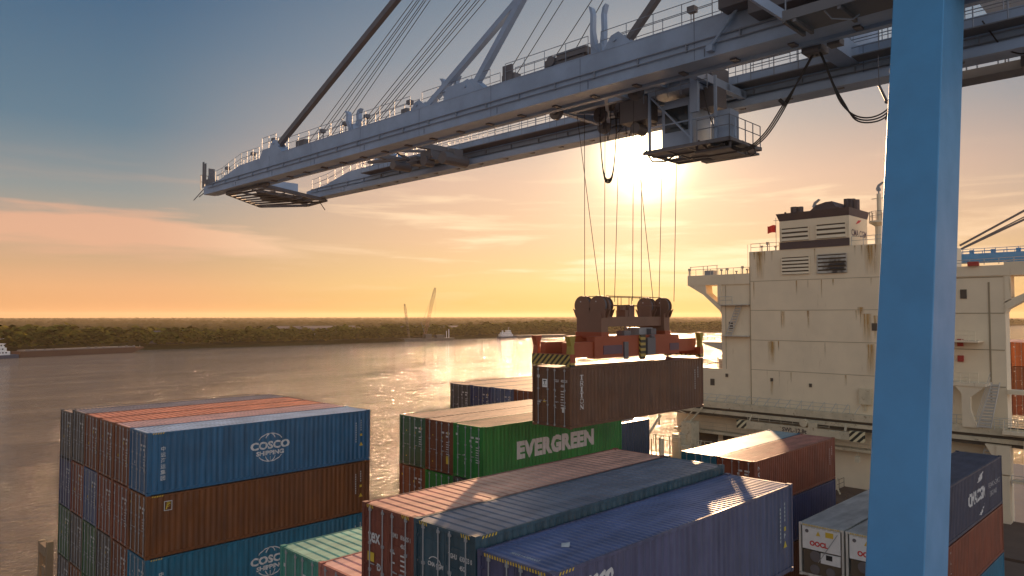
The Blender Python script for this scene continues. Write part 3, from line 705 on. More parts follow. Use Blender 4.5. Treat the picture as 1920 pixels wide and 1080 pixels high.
# ---------------------------------------------------------------- spreader and headblock (hangs on the ropes)
sp = empty('container_spreader', (14.162, -13.54, 8.813), 'orange spreader with brown headblock and sheaves gripping the hanging container', 'crane spreader', rz=.006)
m = MB(); yc = CW/2
m.box(2.2, 10.0, yc-.95, yc-.45, .32, 1.42); m.box(2.2, 10.0, yc+.45, yc+.95, .32, 1.42); m.box(3.4, 3.8, yc-.45, yc+.45, .35, 1.05); m.box(8.4, 8.8, yc-.45, yc+.45, .35, 1.05); m.box(5.6, 6.6, yc-.45, yc+.45, .35, 1.05)
m.build('main_frame', M['orange'], sp)
for y0 in (yc-.86, yc+.54):
    m = MB(); m.box(.20, 2.2, y0, y0+.32, .42, 1.16); m.box(10.0, CL-.20, y0, y0+.32, .42, 1.16); m.build('telescopic_arm', M['orange'], sp)
for x0 in (-.02, CL-.36):
    m = MB(); m.box(x0, x0+.38, -.02, CW+.02, .20, .62); m.build('end_beam', M['orange'], sp)
    e_ = MB(); e_.box(x0-.01 if x0 < 1 else x0+.38, x0 if x0 < 1 else x0+.39, 0, CW, .10, .60); e_.build('chevron_board', M['haz'], sp)
    for yy in (-.03, CW-.30):
        k = MB(); k.box(x0+.02, x0+.34, yy, yy+.33, .03, .22); k.tube([(x0+.18, yy+.16, -.05), (x0+.18, yy+.16, .03)], .06, 8); k.build('twistlock', M['haz2'], sp)
        dy = -.0 if yy < 1 else .0
        g = MB(); g.prism([(x0+.05, yy+.02, .62), (x0+.33, yy+.02, .62), (x0+.28, yy+.02, 1.0), (x0+.42, yy+.02, 1.48), (x0-.05, yy+.02, 1.48), (x0+.10, yy+.02, 1.0)], (0, .28, 0)); g.build('corner_flipper', M['flip'] if yy < 1 else M['orange'], sp)
m = MB(); m.box(6.0, 6.45, yc-1.08, yc-.96, .12, 1.45); m.build('hazard_plate', M['haz2'], sp)
m = MB(); m.box(2.9, 4.5, yc-.975, yc-.951, .50, .95); m.build('name_panel', M['bluepatch'], sp)
m = MB(); m.box(9.0, 9.95, yc-.975, yc-.951, .52, .92); m.build('name_panel', M['bluepatch'], sp)
m = MB(); m.box(4.6, 4.95, yc-1.04, yc-.951, .18, 1.10); m.box(6.6, 7.35, yc-1.12, yc-.951, .35, 1.28); m.tube([(6.9, yc-1.1, 1.34), (7.2, yc-1.1, 1.34)], .08, 8); m.box(4.9, 5.5, yc-.8, yc-.3, 1.42, 1.66); m.box(7.4, 7.9, yc-.8, yc-.2, 1.42, 1.75); m.build('machinery_and_filler_box', M['steel'], sp)  # upper boxes added to block sun through the gap under the headblock
m = MB(); m.box(6.7, 8.0, yc-.5, yc+.5, 1.40, 1.80); m.build('cable_basket', M['galv'], sp)
# headblock
m = MB(); m.box(2.9, 3.5, yc-.85, yc+.85, 1.30, 1.62); m.box(8.7, 9.3, yc-.85, yc+.85, 1.30, 1.62); m.build('twistlock_pedestal', M['orange'], sp)
m = MB(); m.box(3.5, 8.7, yc-.60, yc-.20, 1.90, 2.40); m.box(3.5, 8.7, yc+.20, yc+.60, 1.90, 2.40); m.box(2.95, 3.5, yc-.80, yc+.80, 1.62, 2.60); m.box(8.7, 9.25, yc-.80, yc+.80, 1.62, 2.60); m.build('headblock_beam', M['headblock'], sp)
def sheave(x, y):
    zc = 2.98; rr = .50; pts = []
    for k in range(13): a = R(-32+k*244/12); pts.append((x, y+rr*1.0*math.cos(a), zc+rr*math.sin(a)))
    pts += [(x, y-.60, zc-.15), (x, y-.40, zc-.62), (x, y+.40, zc-.62), (x, y+.60, zc-.15)]
    m = MB(); m.prism(pts, (.05, 0, 0)); m.prism([(p_[0]+.31, p_[1], p_[2]) for p_ in pts], (.05, 0, 0)); m.box(x+.05, x+.31, y-.32, y+.32, zc-.64, zc-.30); h = m.build('sheave_block', M['headblock'], sp)
    m = MB(); m.tube([(x+.07, y, zc), (x+.29, y, zc)], .42, 20); m.build('sheave', M['steel'], h)
    m = MB(); m.tube([(x-.01, y+.08, zc+.20), (x+.02, y+.08, zc+.20)], .035, 8); m.build('pin', M['letter'], h)
for x in (3.0, 8.85):
    for y in (yc-.50, yc+.50): sheave(x, y)
for x in (4.1, 8.0): sheave(x, yc+.05)
m = MB(); m.rail([(3.6, yc-.62, 2.42), (8.6, yc-.62, 2.42)], 1.05, 1.1, .02); m.rail([(3.6, yc+.62, 2.42), (8.6, yc+.62, 2.42)], 1.05, 1.1, .02); m.build('guard_rail', M['headblock'], sp)
m = MB(); m.box(5.7, 6.3, yc-.3, yc+.3, 2.30, 2.75); m.tube([(5.75, yc, 2.75), (5.75, yc, 2.98)], .24, 10); m.box(6.3, 6.7, yc-.2, yc+.25, 2.3, 3.05); m.tube([(6.4, yc-.3, 3.0), (6.1, yc-.3, 3.0), (6.0, yc-.3, 2.4)], .05, 6); m.build('cable_tub', M['headblock'], sp)
m = MB(); m.box(5.2, 5.4, yc-.62, yc-.58, 1.45, 1.9); m.bar((4.9, yc-.6, 1.5), (4.9, yc-.6, 1.9), .04); m.bar((5.7, yc-.6, 1.5), (5.7, yc-.6, 1.9), .04); m.build('bracket', M['headblock'], sp)

# ---------------------------------------------------------------- the crane; u = across the boom, v = along it, both from the camera's plumb line
DEL = R(0.7)
def KW(u, v, z=0): return Vector((CAM.x+u*math.cos(DEL)-v*math.sin(DEL), CAM.y+u*math.sin(DEL)+v*math.cos(DEL), CAM.z+z))
KB = (20.0, 6.5, -24.84)
class KM(MB):
    def __init__(s, o=None): super().__init__(KB if o is None else o)
crane = empty('container_crane', KW(*KB), 'blue-grey ship-to-shore gantry crane whose twin boom reaches over the river', 'crane', None, DEL)
zb, zt = 11.19, 12.95
def girder(u0, u1, near):
    g = KM(); v1, vE = (67.0, -14) if near else (62.6, -14)
    prof = [(v1, zb), (v1, zb+.75), (v1-3.5, zb+1.0), (v1-7.2, zt-.05), (v1-10.8, zt), (v1-11.2, zt+.62), (v1-13.6, zt+.62), (v1-14.4, zt), (vE, zt), (vE, zb)]
    g.prism([(u0, v, z) for v, z in prof], (u1-u0, 0, 0)); o = g.build('girder', M['crane'], crane)
    k = KM(); us = u0-.08 if near else u0-.08
    k.tube([(us, v1-1, zb+.80), (us, vE, zb+.80)], .035, 6); k.tube([(us, v1-1, zb+.50), (us, vE, zb+.50)], .03, 6)
    v = v1-2
    while v > vE: k.box(us-.03, u0, v, v+.05, zb+.46, zb+.84); v -= 2.55
    k.build('cable_pipe', M['rail'], o)
    # trolley rail on brackets along the inner foot
    ui = u1 if near else u0; sg = 1 if near else -1
    k = KM(); a, b = sorted((ui+sg*.16, ui+sg*.46)); k.box(a, b, vE, v1-7.5, zb-.14, zb+.20); k.box((a+b)/2-.04, (a+b)/2+.04, vE, v1-7.5, zb+.20, zb+.30); k.build('trolley_rail', M['crane'], o)
    k = KM(); v = v1-9
    while v > vE:
        a, b = sorted((ui-sg*.30, ui+sg*.30)); k.box(a, b, v, v+.28, zb-.10, zb-.003); k.box(min(ui, ui+sg*.2), max(ui, ui+sg*.2), v, v+.28, zb-.003, zb+.16); v -= 2.55
    k.build('rail_bracket', M['steel'], o)
    # welded flange lines
    k = KM(); k.box(u0-.018, u0, vE, v1-14.5, zt-.05, zt-.02); k.box(u0-.05, u1+.05, vE, v1-.5, zb-.03, zb); k.build('flange', M['crane'], o)
    k = KM(); v = v1-6.0
    while v > -10: k.box(u0-.006, u0, v, v+.03, zb+.02, zb+.44 if v > v1-8 else zt-.08); k.box(u0-.02, u0, v-.5, v-.46, zb+.06, zb+.42); v -= 6.4
    k.build('weld_seam', M['seamc'], o)
    # walkway railing on top
    k = KM(); h = 1.0
    p = [(v1-.8, zb+.78), (v1-3.5, zb+1.02), (v1-7.2, zt), (v1-10.4, zt)]
    for uu in (u0+.12, u1-.12):
        k.rail([(uu, v, z) for v, z in p], h, 1.15, .02)
        k.rail([(uu, v1-10.9, zt+.64), (uu, v1-13.2, zt+.64)], h, 1.1, .02)
        v = v1-15.2; segs = []
        cuts = [v1-23.5, v1-31.2, v1-38.5, v1-45.5, 21.9, 14.7]
        a = v
        for c in cuts:
            if c < a-1: k.rail([(uu, a, zt), (uu, c+.7, zt)], h, 1.45, .02)
            a = c-.5
        k.rail([(uu, a, zt), (uu, 3, zt)], h, 1.6, .02)
    k.build('railing', M['rail'], o)
    return o
gn = girder(28.25, 29.30, True); gf = girder(36.25, 37.35, False)
# cross ties between the girders and the end platform under the tip
k = KM()
for v in (64.2, 12.0): k.box(29.30, 36.25, v, v+.9, zt-.9, zt-.05)
k.build('cross_beam', M['crane'], crane)
k = KM(); zp = 10.85
k.bar((28.9, 63.6, zp+.12), (34.3, 67.9, zp), .24, .22); k.bar((34.3, 67.9, zp), (37.2, 64.0, zp), .24, .22); k.bar((37.2, 64.0, zp), (37.1, 60.4, zp+.1), .22, .2)
k.bar((28.9, 63.6, zp+.14), (29.2, 56.5, zp+.14), .22, .22); k.bar((29.2, 57.5, zp+.14), (37.0, 60.6, zp+.14), .3, .3)
for i in range(7):
    t = i/7; a = Vector((28.9, 63.6, zp+.05)).lerp(Vector((34.3, 67.9, zp)), t+.05); b = Vector((29.2, 58.3, zp+.1)).lerp(Vector((37.1, 61.3, zp)), t+.1); k.bar(a, b, .12, .14)
k.bar((29.5, 62, zp+.1), (37, 63.5, zp+.02), .14, .14); k.bar((29.5, 60, zp+.1), (37, 62.0, zp+.02), .14, .14)
o = k.build('tip_platform', M['steel'], crane)
k = KM(); k.prism([(29.8, 60.2, zp+.22), (33.6, 66.2, zp+.22), (36.6, 63.8, zp+.22), (36.8, 61.2, zp+.22)], (0, 0, .05)); k.build('grating', M['grate'], o)
k = KM(); k.tube([(37.0, 61.4, zp), (37.25, 60.9, zp-.75)], .04, 6); k.tube([(28.2, 66.9, zb+.5), (28.0, 68.6, zb-.35)], .04, 6); k.tube([(28.4, 67.0, zb+.3), (28.2, 67.9, zb-.1)], .04, 6); k.build('stop_arm', M['steel'], o)
k = KM(); k.bar((29.3, 41.5, zt-.5), (36.25, 41.0, zt-.6), .35, .4); k.bar((29.3, 46.5, zt-.5), (36.25, 46.2, zt-.6), .3, .35); k.bar((29.3, 41.5, zt-.6), (36.2, 46.2, zt-.6), .18); k.bar((29.3, 46.3, zt-.6), (36.2, 41.2, zt-.6), .18)
k.box(33.8, 35.2, 41.0, 42.2, zb+.3, zb+1.0); k.box(33.9, 34.8, 42.8, 43.6, zb+.2, zb+.8); k.bar((33.4, 40.4, zb+.4), (35.9, 44.2, zb+.9), .14); k.bar((33.4, 43.4, zb+.3), (35.9, 40.6, zb+1.1), .12); k.tube([(33.6, 41.6, zb+.2), (34.4, 41.6, zb+.2)], .38, 12); k.box(34.0, 34.8, 38.6, 39.6, zb+.1, zb+.7); k.tube([(33.2, 39.0, zb), (35.4, 39.0, zb)], .45, 12); k.bar((34, 44, zb+.8), (33.6, 48.5, zb+1.1), .3, .2); k.tube([(33.2, 44.8, zb+.3), (34.8, 44.8, zb+.3)], .35, 12)
k.build('hoist_gear', M['steel'], crane)
# boards, lamp posts and gear at the tip
k = KM()
k.box(28.3, 28.36, 66.75, 67.05, zt-.75, zt+1.15); k.box(28.3, 28.36, 67.2, 67.5, zt-1.05, zt+1.35); k.box(28.35, 28.9, 66.2, 66.3, zt-1.1, zt+.6); k.rail([(28.2, 67.6, zb+.5), (28.9, 67.6, zb+.5)], 1.4, .35, .03); k.box(28.25, 29.1, 66.0, 66.7, zb+.75, zb+1.35)
k.build('end_panel', M['steel'], crane)
k = KM()
for v in (63.5, 58.6, 55.0, 47.6, 44.6, 41.9, 37.1, 28.2, 16.6):
    z0 = zt if v < 59 else zb+1.05; z0 = zt+.6 if 53.4 < v < 55.9 else z0
    k.tube([(28.9, v, z0), (28.9, v, z0+.95)], .035, 6); k.box(28.72, 29.05, v-.12, v+.25, z0+.72 if v < 60 else z0+.9, z0+.98 if v < 60 else z0+1.15)
k.build('floodlight', M['steel'], crane)
# rope saddles that look like horns
for v, h, w in ((43.3, 1.55, .75), (33.0, 1.5, .7), (21.8, 2.55, .42)):
    k = KM()
    for du, sv in ((0.0, 1), (.35, -1)):
        if True:
            k.prism([(28.40+du, v-.28*sv, zt-.02), (28.40+du, v+.28*sv, zt+.30*h/1.5), (28.40+du, v+w*.72*sv, zt+h*.50), (28.40+du, v+w*.66*sv, zt+h*.82), (28.40+du, v+w*.95*sv, zt+h), (28.40+du, v+w*.50*sv, zt+h*.95), (28.40+du, v+w*.28*sv, zt+h*.80), (28.40+du, v+w*.34*sv, zt+h*.50), (28.40+du, v-.02*sv, zt+.40)], (.30, 0, 0))
    k.box(28.45, 29.2, v-.3, v+.3, zt, zt+.5)
    k.build('rope_saddle', M['crane'], crane)
# forestays (flat bars) and wire ropes up to the apex
AP = (32.8, 4.5, 37.0)
def stay(p, q, w, h, name='forestay', mat='steel'):
    k = KM(); k.bar(p, q, w, h, up=(1, 0, 0)); return k.build(name, M[mat], crane)
def ext(p, q, v): t = (v-p[1])/(q[1]-p[1]); return tuple(p[i]+(q[i]-p[i])*t for i in range(3))
s1 = ((28.5, 53.9, 13.45), (28.5, 38.3, 20.68))
stay(s1[0], ext(*s1, 12), .42, .36); 
s2 = ((28.5, 35.9, 12.4), (28.5, 27.1, 17.3)); s3 = ((28.5, 30.9, 13.0), (28.5, 26.8, 17.3))
stay(s2[0], ext(*s2, 20), .34, .34, mat='crane'); stay(s3[0], ext(*s3, 24.5), .36, .36, mat='crane')
s4 = ((28.9, 20.6, 12.9), (28.9, 18.4, 15.0)); stay(s4[0], ext(*s4, 10), .30, .30)
k = KM()
for v, hh in ((53.9, .5), (35.6, .45), (31.1, .75), (20.4, .6)):
    z0 = zt+(.6 if v > 50 else 0)
    for du in (-.22, .30): k.prism([(28.5+du, v+.8, z0-.05), (28.5+du, v+.35, z0+hh), (28.5+du, v-.1, z0+hh+.1), (28.5+du, v-.9, z0-.05)], (.06, 0, 0))
    k.tube([(28.2, v+.1, z0+hh*.6), (28.9, v+.1, z0+hh*.6)], .10, 10)
k.prism([(28.3, 33.2, zt-.01), (28.3, 32.9, zt+.75), (28.3, 30.6, zt+.78), (28.3, 29.6, zt-.01)], (.7, 0, 0))
k.build('stay_lug', M['crane'], crane)
k = KM()
for v0, v1_, z in ((50.9, 49.6, .55), (37.6, 37.0, .4), (28.4, 27.4, .45), (25.2, 22.6, .50)): k.box(28.5, 29.0, v1_, v0, zt, zt+z)
k.box(28.45, 28.6, 27.6, 28.3, zt, zt+.95); k.box(28.4, 29.1, 22.4, 24.3, zt+.28, zt+.62); k.tube([(28.35, 24.7, zt+.35), (29.0, 24.7, zt+.35)], .27, 12)
k.build('gear_box', M['steel'], crane)
k = KM()
for i in range(6):
    t = i/5+(.06 if i % 2 else 0); a = Vector((32.5, 54.47-3.67*t, 15.72-.44*t)); b = Vector((32.5, 41.48-1.82*t, 23.0-.56*t)); k.tube([a+(b-a)*-.35, a+(b-a)*2.2], .028, 5)
    a = Vector((32.5, 46.37-2.39*t, 15.93-.48*t)); b = Vector((32.5, 36.26-2.25*t, 21.4-.69*t)); k.tube([a+(b-a)*-.5, a+(b-a)*2.4], .028, 5)
for a, b in (((32.5, 31.2, 15.95), (32.5, 28.15, 18.91)), ((32.5, 30.3, 15.83), (32.5, 27.27, 18.64)), ((32.5, 27.74, 15.57), (32.5, 25.14, 17.99)), ((32.5, 26.5, 15.3), (32.5, 24.35, 17.75))):
    a = Vector(a); b = Vector(b); k.tube([a+(b-a)*-.9, a+(b-a)*4], .026, 5)
k.build('boom_rope', M['rope'], crane)
# the near waterside leg (leans in towards the boom) with cap
k = KM(); lean = .203
def lp(z, dx, dv): return (23.35+lean*z+dx, 5.85+dv, z)
wu, wv = 2.45, 1.50; ch = .0
ring = [(0, 0), (wu, 0), (wu, wv), (0, wv)]
vs = [lp(z, a, b) for z in (-24.84, 19.0) for a, b in ring]
k.add(vs, [(0, 1, 2, 3), (4, 7, 6, 5), (0, 4, 5, 1), (1, 5, 6, 2), (2, 6, 7, 3), (3, 7, 4, 0)])
leg = k.build('leg', M['leg'], crane)
bv = leg.modifiers.new('bevel', 'BEVEL'); bv.width = .035; bv.segments = 2
k = KM()   # far waterside leg mirrored beyond the boom, out of frame to the right of the near one only by its head
vs = [(42.2-lean*z+dx, 5.85+dv, z) for z in (-24.84, 19.0) for dx, dv in ring]
k.add([(42.25-lean*(z-0)+ (x), 5.85+y, z) for z in (-24.84, 19.0) for x, y in ring], [(0, 1, 2, 3), (4, 7, 6, 5), (0, 4, 5, 1), (1, 5, 6, 2), (2, 6, 7, 3), (3, 7, 4, 0)])
# portal beam high over the boom and the walkway at the boom hinge
k2 = KM(); k2.box(24.6, 41.0, 12.6, 14.4, zt+.55, zt+2.6); k2.box(24.4, 41.0, 5.6, 7.4, zt+1.2, zt+3.2); k2.build('portal_beam', M['crane'], crane)
k = KM(); k.box(26.3, 28.0, 2.0, 11.4, 11.05, 11.15); k.box(26.28, 26.36, 2.0, 11.4, 11.0, 11.38); k.box(26.3, 28.2, 11.3, 11.42, 10.95, 11.4)
for v in (3.5, 5.5, 7.4, 9.3, 10.9): k.box(26.3, 28.0, v, v+.12, 10.88, 11.05)
wk = k.build('walkway', M['grate'], crane)
k = KM(); k.rail([(26.34, 11.3, 11.15), (26.34, 8.6, 11.15)], 1.1, 1.4, .028); k.rail([(26.34, 7.9, 11.15), (26.34, 2.2, 11.15)], 1.1, 1.4, .028); k.build('railing', M['rail'], wk)
k = KM(); k.bar((26.5, 11.35, 11.2), (25.4, 14.6, 14.2), .34, .30); k.build('brace', M['crane'], crane)
k = KM(); k.box(27.2, 28.2, 9.8, 13.2, zb+.9, zt+1.2); k.box(27.4, 28.2, 13.2, 14.6, zt-.2, zt+1.3); k.build('hinge_housing', M['steel'], crane)
k = KM(); k.tube([(28.0, 13.9, 13.0), (28.05, 15.3, 11.55)], .07, 8); k.tube([(28.02, 14.3, 12.6), (28.02, 14.6, 12.3)], .12, 8); k.box(27.95, 28.2, 15.2, 15.5, 11.35, 11.62); k.build('latch_cylinder', M['crane'], crane)
k = KM(); k.box(26.9, 27.5, 8.8, 9.7, 11.16, 12.2); k.box(26.7, 27.4, 7.3, 8.4, 11.16, 12.6); k.build('switch_cabinet', M['crane'], crane)
k = KM(); k.tube([(26.9, 7.7, 11.75), (26.9, 8.5, 11.75)], .24, 14); k.build('cable_drum', M['orange'], crane)
k = KM()
for v0 in (9.9, 7.6): k.tube([(26.4, v0, 11.0), (26.7, v0-.15, 10.75), (26.9, v0-.8, 10.6), (27.0, v0-1.0, 10.75)], .03, 5)
k.build('conduit', M['rail'], crane)
# service walkway beyond the far girder
k = KM(); k.box(38.2, 39.6, -14, 9.6, 10.9, 11.0); k.box(38.15, 38.25, -14, 9.6, 10.85, 11.25); k.bar((37.35, 9.3, 11.4), (39.6, 9.3, 10.95), .12)
wk = k.build('walkway', M['grate'], crane)
k = KM(); k.rail([(39.55, 9.5, 11), (39.55, 7.0, 11)], 1.1, .9, .028); k.rail([(39.55, 6.6, 11), (39.55, -13, 11)], 1.1, 1.5, .028); k.rail([(38.25, 9.5, 11), (38.25, -13, 11)], 1.1, 1.5, .028); k.build('railing', M['rail'], wk)
k = KM(); k.box(37.35, 38.5, 3.5, 5.8, 10.7, 12.0); k.box(38.0, 39.5, -2, 3.2, 10.2, 11.9); k.build('machine_box', M['steel'], crane)
# railings strung between the girders' inner walkway (seen through the gap)
k = KM(); k.box(35.2, 36.2, -10, 52, zb+.92, zb+.97); w2 = k.build('inner_walkway', M['grate'], crane)
k = KM(); k.rail([(35.25, 52, zb+.97), (35.25, 27, zb+.97)], 1.15, 1.25, .025, rows=(1, .66, .33)); k.rail([(35.25, 17, zb+.97), (35.25, -9, zb+.97)], 1.15, 1.25, .025, rows=(1, .66, .33)); k.build('railing', M['rail'], w2)

# ---------------------------------------------------------------- trolley with cabin
TB = (32.8, 21.5, 11.4)
trolley = empty('crane_trolley', KW(*TB), 'trolley under the boom with driver cabin and hoist gear in front of the low sun', 'crane trolley', None, DEL)
def TM(): return MB(TB)
k = TM()
for v in (17.6, 19.6, 22.0, 26.2): k.box(29.6, 36.0, v, v+.34, 11.45, 11.85)
for u in (29.9, 31.6, 33.9, 35.4): k.box(u, u+.30, 17.6, 26.5, 11.50, 11.80)
k.bar((29.9, 22.3, 11.6), (35.6, 26.3, 11.6), .18); k.bar((35.6, 22.3, 11.6), (31.9, 26.3, 11.6), .16)
k.build('frame', M['crane'], trolley)
k = TM(); k.box(29.7, 35.6, 23.6, 26.1, 11.86, 11.92); k.box(31.2, 35.8, 17.8, 21.9, 11.86, 11.92); k.build('deck', M['grate'], trolley)
k = TM(); k.box(31.4, 33.0, 19.4, 22.2, 11.95, 13.1); k.box(33.4, 35.2, 18.2, 20.2, 11.95, 12.9); k.box(30.4, 31.2, 23.8, 25.4, 11.95, 12.7); k.build('hoist_machinery', M['steel'], trolley)
for (u, v) in ((30.6, 26.2), (30.6, 20.9), (35.0, 26.2), (35.0, 20.9), (32.8, 24.8), (32.8, 23.4)):
    k = TM(); k.tube([(u-.12, v, 11.35), (u+.12, v, 11.35)], .42, 18); k.box(u-.2, u+.2, v-.1, v+.1, 11.2, 11.75); k.build('sheave', M['steel'], trolley)
k = TM(); k.rail([(29.7, 26.6, 11.9), (36.0, 26.6, 11.9)], .9, 1.2, .025); k.rail([(29.8, 17.7, 11.9), (29.8, 26.5, 11.9)], .8, 1.4, .025); k.build('railing', M['rail'], trolley)
# cabin group
k = TM(); k.box(31.9, 33.8, 18.5, 20.2, 8.55, 10.75); k.box(32.0, 33.7, 18.6, 20.1, 10.75, 10.95); cab = k.build('cabin', M['crane'], trolley)
k = TM(); k.box(31.86, 31.90, 18.7, 20.0, 9.3, 10.5); k.box(32.0, 33.7, 20.20, 20.24, 8.9, 10.6); k.build('cabin_window', M['glass'], cab)
k = TM()
for u_, v_ in ((31.4, 18.2), (31.4, 20.6), (34.3, 20.6), (31.4, 16.9)): k.box(u_, u_+.12, v_, v_+.12, 8.3, 11.5)
k.bar((31.46, 18.2, 8.6), (31.46, 20.7, 11.3), .08); k.bar((31.46, 16.9, 9.6), (31.46, 20.7, 9.6), .06); k.bar((34.35, 18.2, 11.0), (34.35, 20.7, 8.5), .08); k.build('hanger_frame', M['crane'], trolley)
k = TM(); k.box(31.6, 32.6, 20.9, 22.6, 10.2, 11.4); k.box(32.2, 33.4, 17.4, 18.2, 10.3, 11.3); k.box(33.0, 34.2, 22.0, 23.2, 10.5, 11.4); k.tube([(31.8, 21.8, 9.9), (32.6, 21.8, 9.9)], .3, 12); k.build('drive_unit', M['steel'], trolley)
k = TM(); k.rail([(31.3, 20.9, 10.9), (31.3, 17.3, 10.9)], .9, .8, .022); k.build('side_rail', M['rail'], trolley)
k = TM(); k.box(31.25, 31.45, 17.8, 18.2, 9.9, 11.6); k.box(34.0, 34.2, 18.9, 20.2, 8.5, 11.7); k.box(31.4, 34.2, 18.0, 20.6, 11.2, 11.45); k.build('hanger', M['crane'], trolley)
k = TM()
for u_ in (31.3, 32.55, 33.8, 34.5): k.box(u_, u_+.12, 16.15, 20.9, 8.24, 8.42)
for v_ in (16.15, 17.3, 18.5, 19.7, 20.8): k.box(31.3, 34.6, v_, v_+.12, 8.26, 8.40)
for (a_, b_, c_, d_) in ((31.5, 32.45, 16.35, 17.2), (32.75, 33.7, 16.35, 17.2), (31.5, 32.45, 17.5, 18.4), (32.8, 33.6, 17.55, 18.4), (31.9, 33.8, 18.7, 19.65), (33.95, 34.45, 18.7, 20.7), (31.55, 32.2, 19.9, 20.7)): k.box(a_, b_, c_, d_, 8.30, 8.36)
k.box(31.7, 32.5, 16.3, 17.9, 7.95, 8.06); k.box(32.7, 33.5, 16.5, 18.1, 7.92, 8.02); k.bar((31.7, 16.3, 8.0), (31.7, 18.2, 8.0), .1); k.bar((33.5, 16.4, 8.0), (33.5, 18.4, 8.0), .1)
for q_ in ((31.7, 16.35), (33.5, 16.45), (31.7, 18.1), (33.5, 18.3)): k.bar((q_[0], q_[1], 7.95), (q_[0], q_[1], 8.3), .08)
k.box(34.75, 35.3, 16.6, 19.6, 8.20, 8.30); k.bar((34.5, 17, 8.3), (35, 17, 8.25), .08); k.bar((34.5, 19, 8.3), (35, 19, 8.25), .08); k.box(31.0, 31.22, 17.2, 20.8, 8.18, 8.28)
pf = k.build('cabin_platform', M['steel'], trolley)
k = TM(); k.rail([(31.35, 17.9, 8.42), (31.35, 16.2, 8.42), (34.55, 16.2, 8.42)], 1.05, .9, .025); k.build('railing', M['rail'], pf)
k = TM(); k.box(31.75, 32.6, 16.35, 17.05, 8.42, 9.85); k.tube([(31.9, 16.2, 8.5), (31.9, 16.2, 9.4)], .06, 6); k.build('cooling_unit', M['crane'], trolley)
k = TM(); k.box(32.9, 33.7, 17.1, 18.0, 8.42, 9.6); k.build('cabinet', M['white'], trolley)
k = TM()
k.tube([(31.5, 17.9, 8.5), (31.3, 17.3, 8.0), (31.25, 16.4, 8.05)], .05, 6); k.tube([(32.2, 21.3, 8.5), (32.2, 21.0, 8.05), (32.2, 20.2, 7.95), (32.2, 19.6, 8.2)], .045, 6); k.tube([(32.0, 21.3, 8.7), (32.0, 20.8, 8.2), (32.0, 20.0, 8.1)], .04, 6)
k.build('hose', M['cable'], trolley)
# hose bundle hanging left of the sun
hb = empty('cable_loop', KW(32.6, 24.0, 11.3), 'long U-shaped loop of black hoses hanging left of the sun', 'hose', None, DEL)
k = MB((32.6, 24.0, 11.3))
for j in range(5):
    o_ = j*.05
    pts = []
    for i in range(15):
        t = i/14; vv = 24.75-1.25*t+o_*.3; dz = -(3.75+o_)*(1-abs(2*t-1)**3.2)
        pts.append((32.6+o_*.4, vv, 11.35+dz))
    k.tube(pts, .028, 5)
k.build('hose_bundle', M['cable'], hb)
# hoist ropes
rp = empty('hoist_ropes', KW(32.8, 23.5, 11.3), 'thin steel hoist ropes running from the trolley down to the spreader', 'ropes', None, DEL)
def rope(p, q):
    k = MB((32.8, 23.5, 11.3)); k.tube([p, q], .019, 5); k.build('rope', M['rope'], rp)
zl = .78
for (b, t) in (((32.0, 25.35), (32.0, 25.32)), ((32.0, 24.25), (32.0, 25.85)), ((33.4, 25.05), (32.9, 24.55)), ((33.0, 24.05), (32.9, 23.55)), ((31.2, 21.6), (31.2, 21.45)), ((33.4, 22.55), (33.4, 22.45)), ((33.5, 21.85), (33.4, 23.0)), ((34.6, 22.2), (34.4, 21.7)), ((34.6, 21.25), (34.4, 20.8))):
    rope((b[0], b[1], zl), (t[0], t[1], 11.35))
k = MB((32.6, 24.0, 11.3))
for j in range(6):
    v_ = 23.9-j*.32; u_ = 32.0+(j % 3)*.5; k.tube([(u_, v_, 11.5), (u_+.05, v_-.05, 10.3-(j % 3)*.3), (u_, v_-.2, 9.6+(j % 2)*.5), (u_, v_-.38, 10.2), (u_, v_-.42, 11.5)], .022, 5)
k.build('short_hose', M['cable'], hb)
# festoon cables
def catenary(p, q, sag, n=16): 
    p = Vector(p); q = Vector(q); return [tuple(p.lerp(q, i/n)+Vector((0, 0, -sag*4*(i/n)*(1-i/n)))) for i in range(n+1)]
def smooth(pts, n=5):
    P_ = [Vector(p) for p in pts]; P_ = [P_[0]*2-P_[1]]+P_+[P_[-1]*2-P_[-2]]; out = []
    for i in range(1, len(P_)-2):
        for j in range(n):
            t = j/n; a, b, c, d = P_[i-1:i+3]; out.append(.5*((2*b)+(c-a)*t+(2*a-5*b+4*c-d)*t*t+(3*b-a-3*c+d)*t**3))
    return out+[P_[-2]]
def festoon(loc, curves, label):
    e_ = empty('festoon_cable', KW(*loc), label, 'festoon cable', 'festoon loops', DEL); k = MB(loc)
    for c in curves: k.tube(smooth(c), .032, 5)
    k.build('cable_bundle', M['cable'], e_); return e_
f1 = []
for j in range(3):
    d = j*.07
    f1.append([(30.2+d, 11.75+d, 10.95), (30.2+d, 12.3+d, 10.1), (30.4+d, 13.2, 9.1-d), (30.8+d, 14.2, 8.15-d), (31.3, 15.2, 7.75-d), (31.7, 16.0, 7.9-d), (31.8, 16.9, 8.6-d), (31.9, 17.5, 9.7), (32.0, 17.9, 11.1)])
e_ = festoon((30.2, 11.9, 11.0), f1, 'thick festoon cable looping from the boom down to the cabin platform')
k = MB((30.2, 11.9, 11.0)); k.tube([(31.3, 15.25, 7.9), (31.3, 15.0, 7.75), (31.3, 14.9, 7.4), (31.3, 15.15, 7.3), (31.3, 15.35, 7.6)], .03, 5); k.tube([(30.3, 13.05, 9.0), (30.3, 13.3, 9.3)], .09, 6); k.build('cable_clamp', M['cable'], e_)
f2 = []
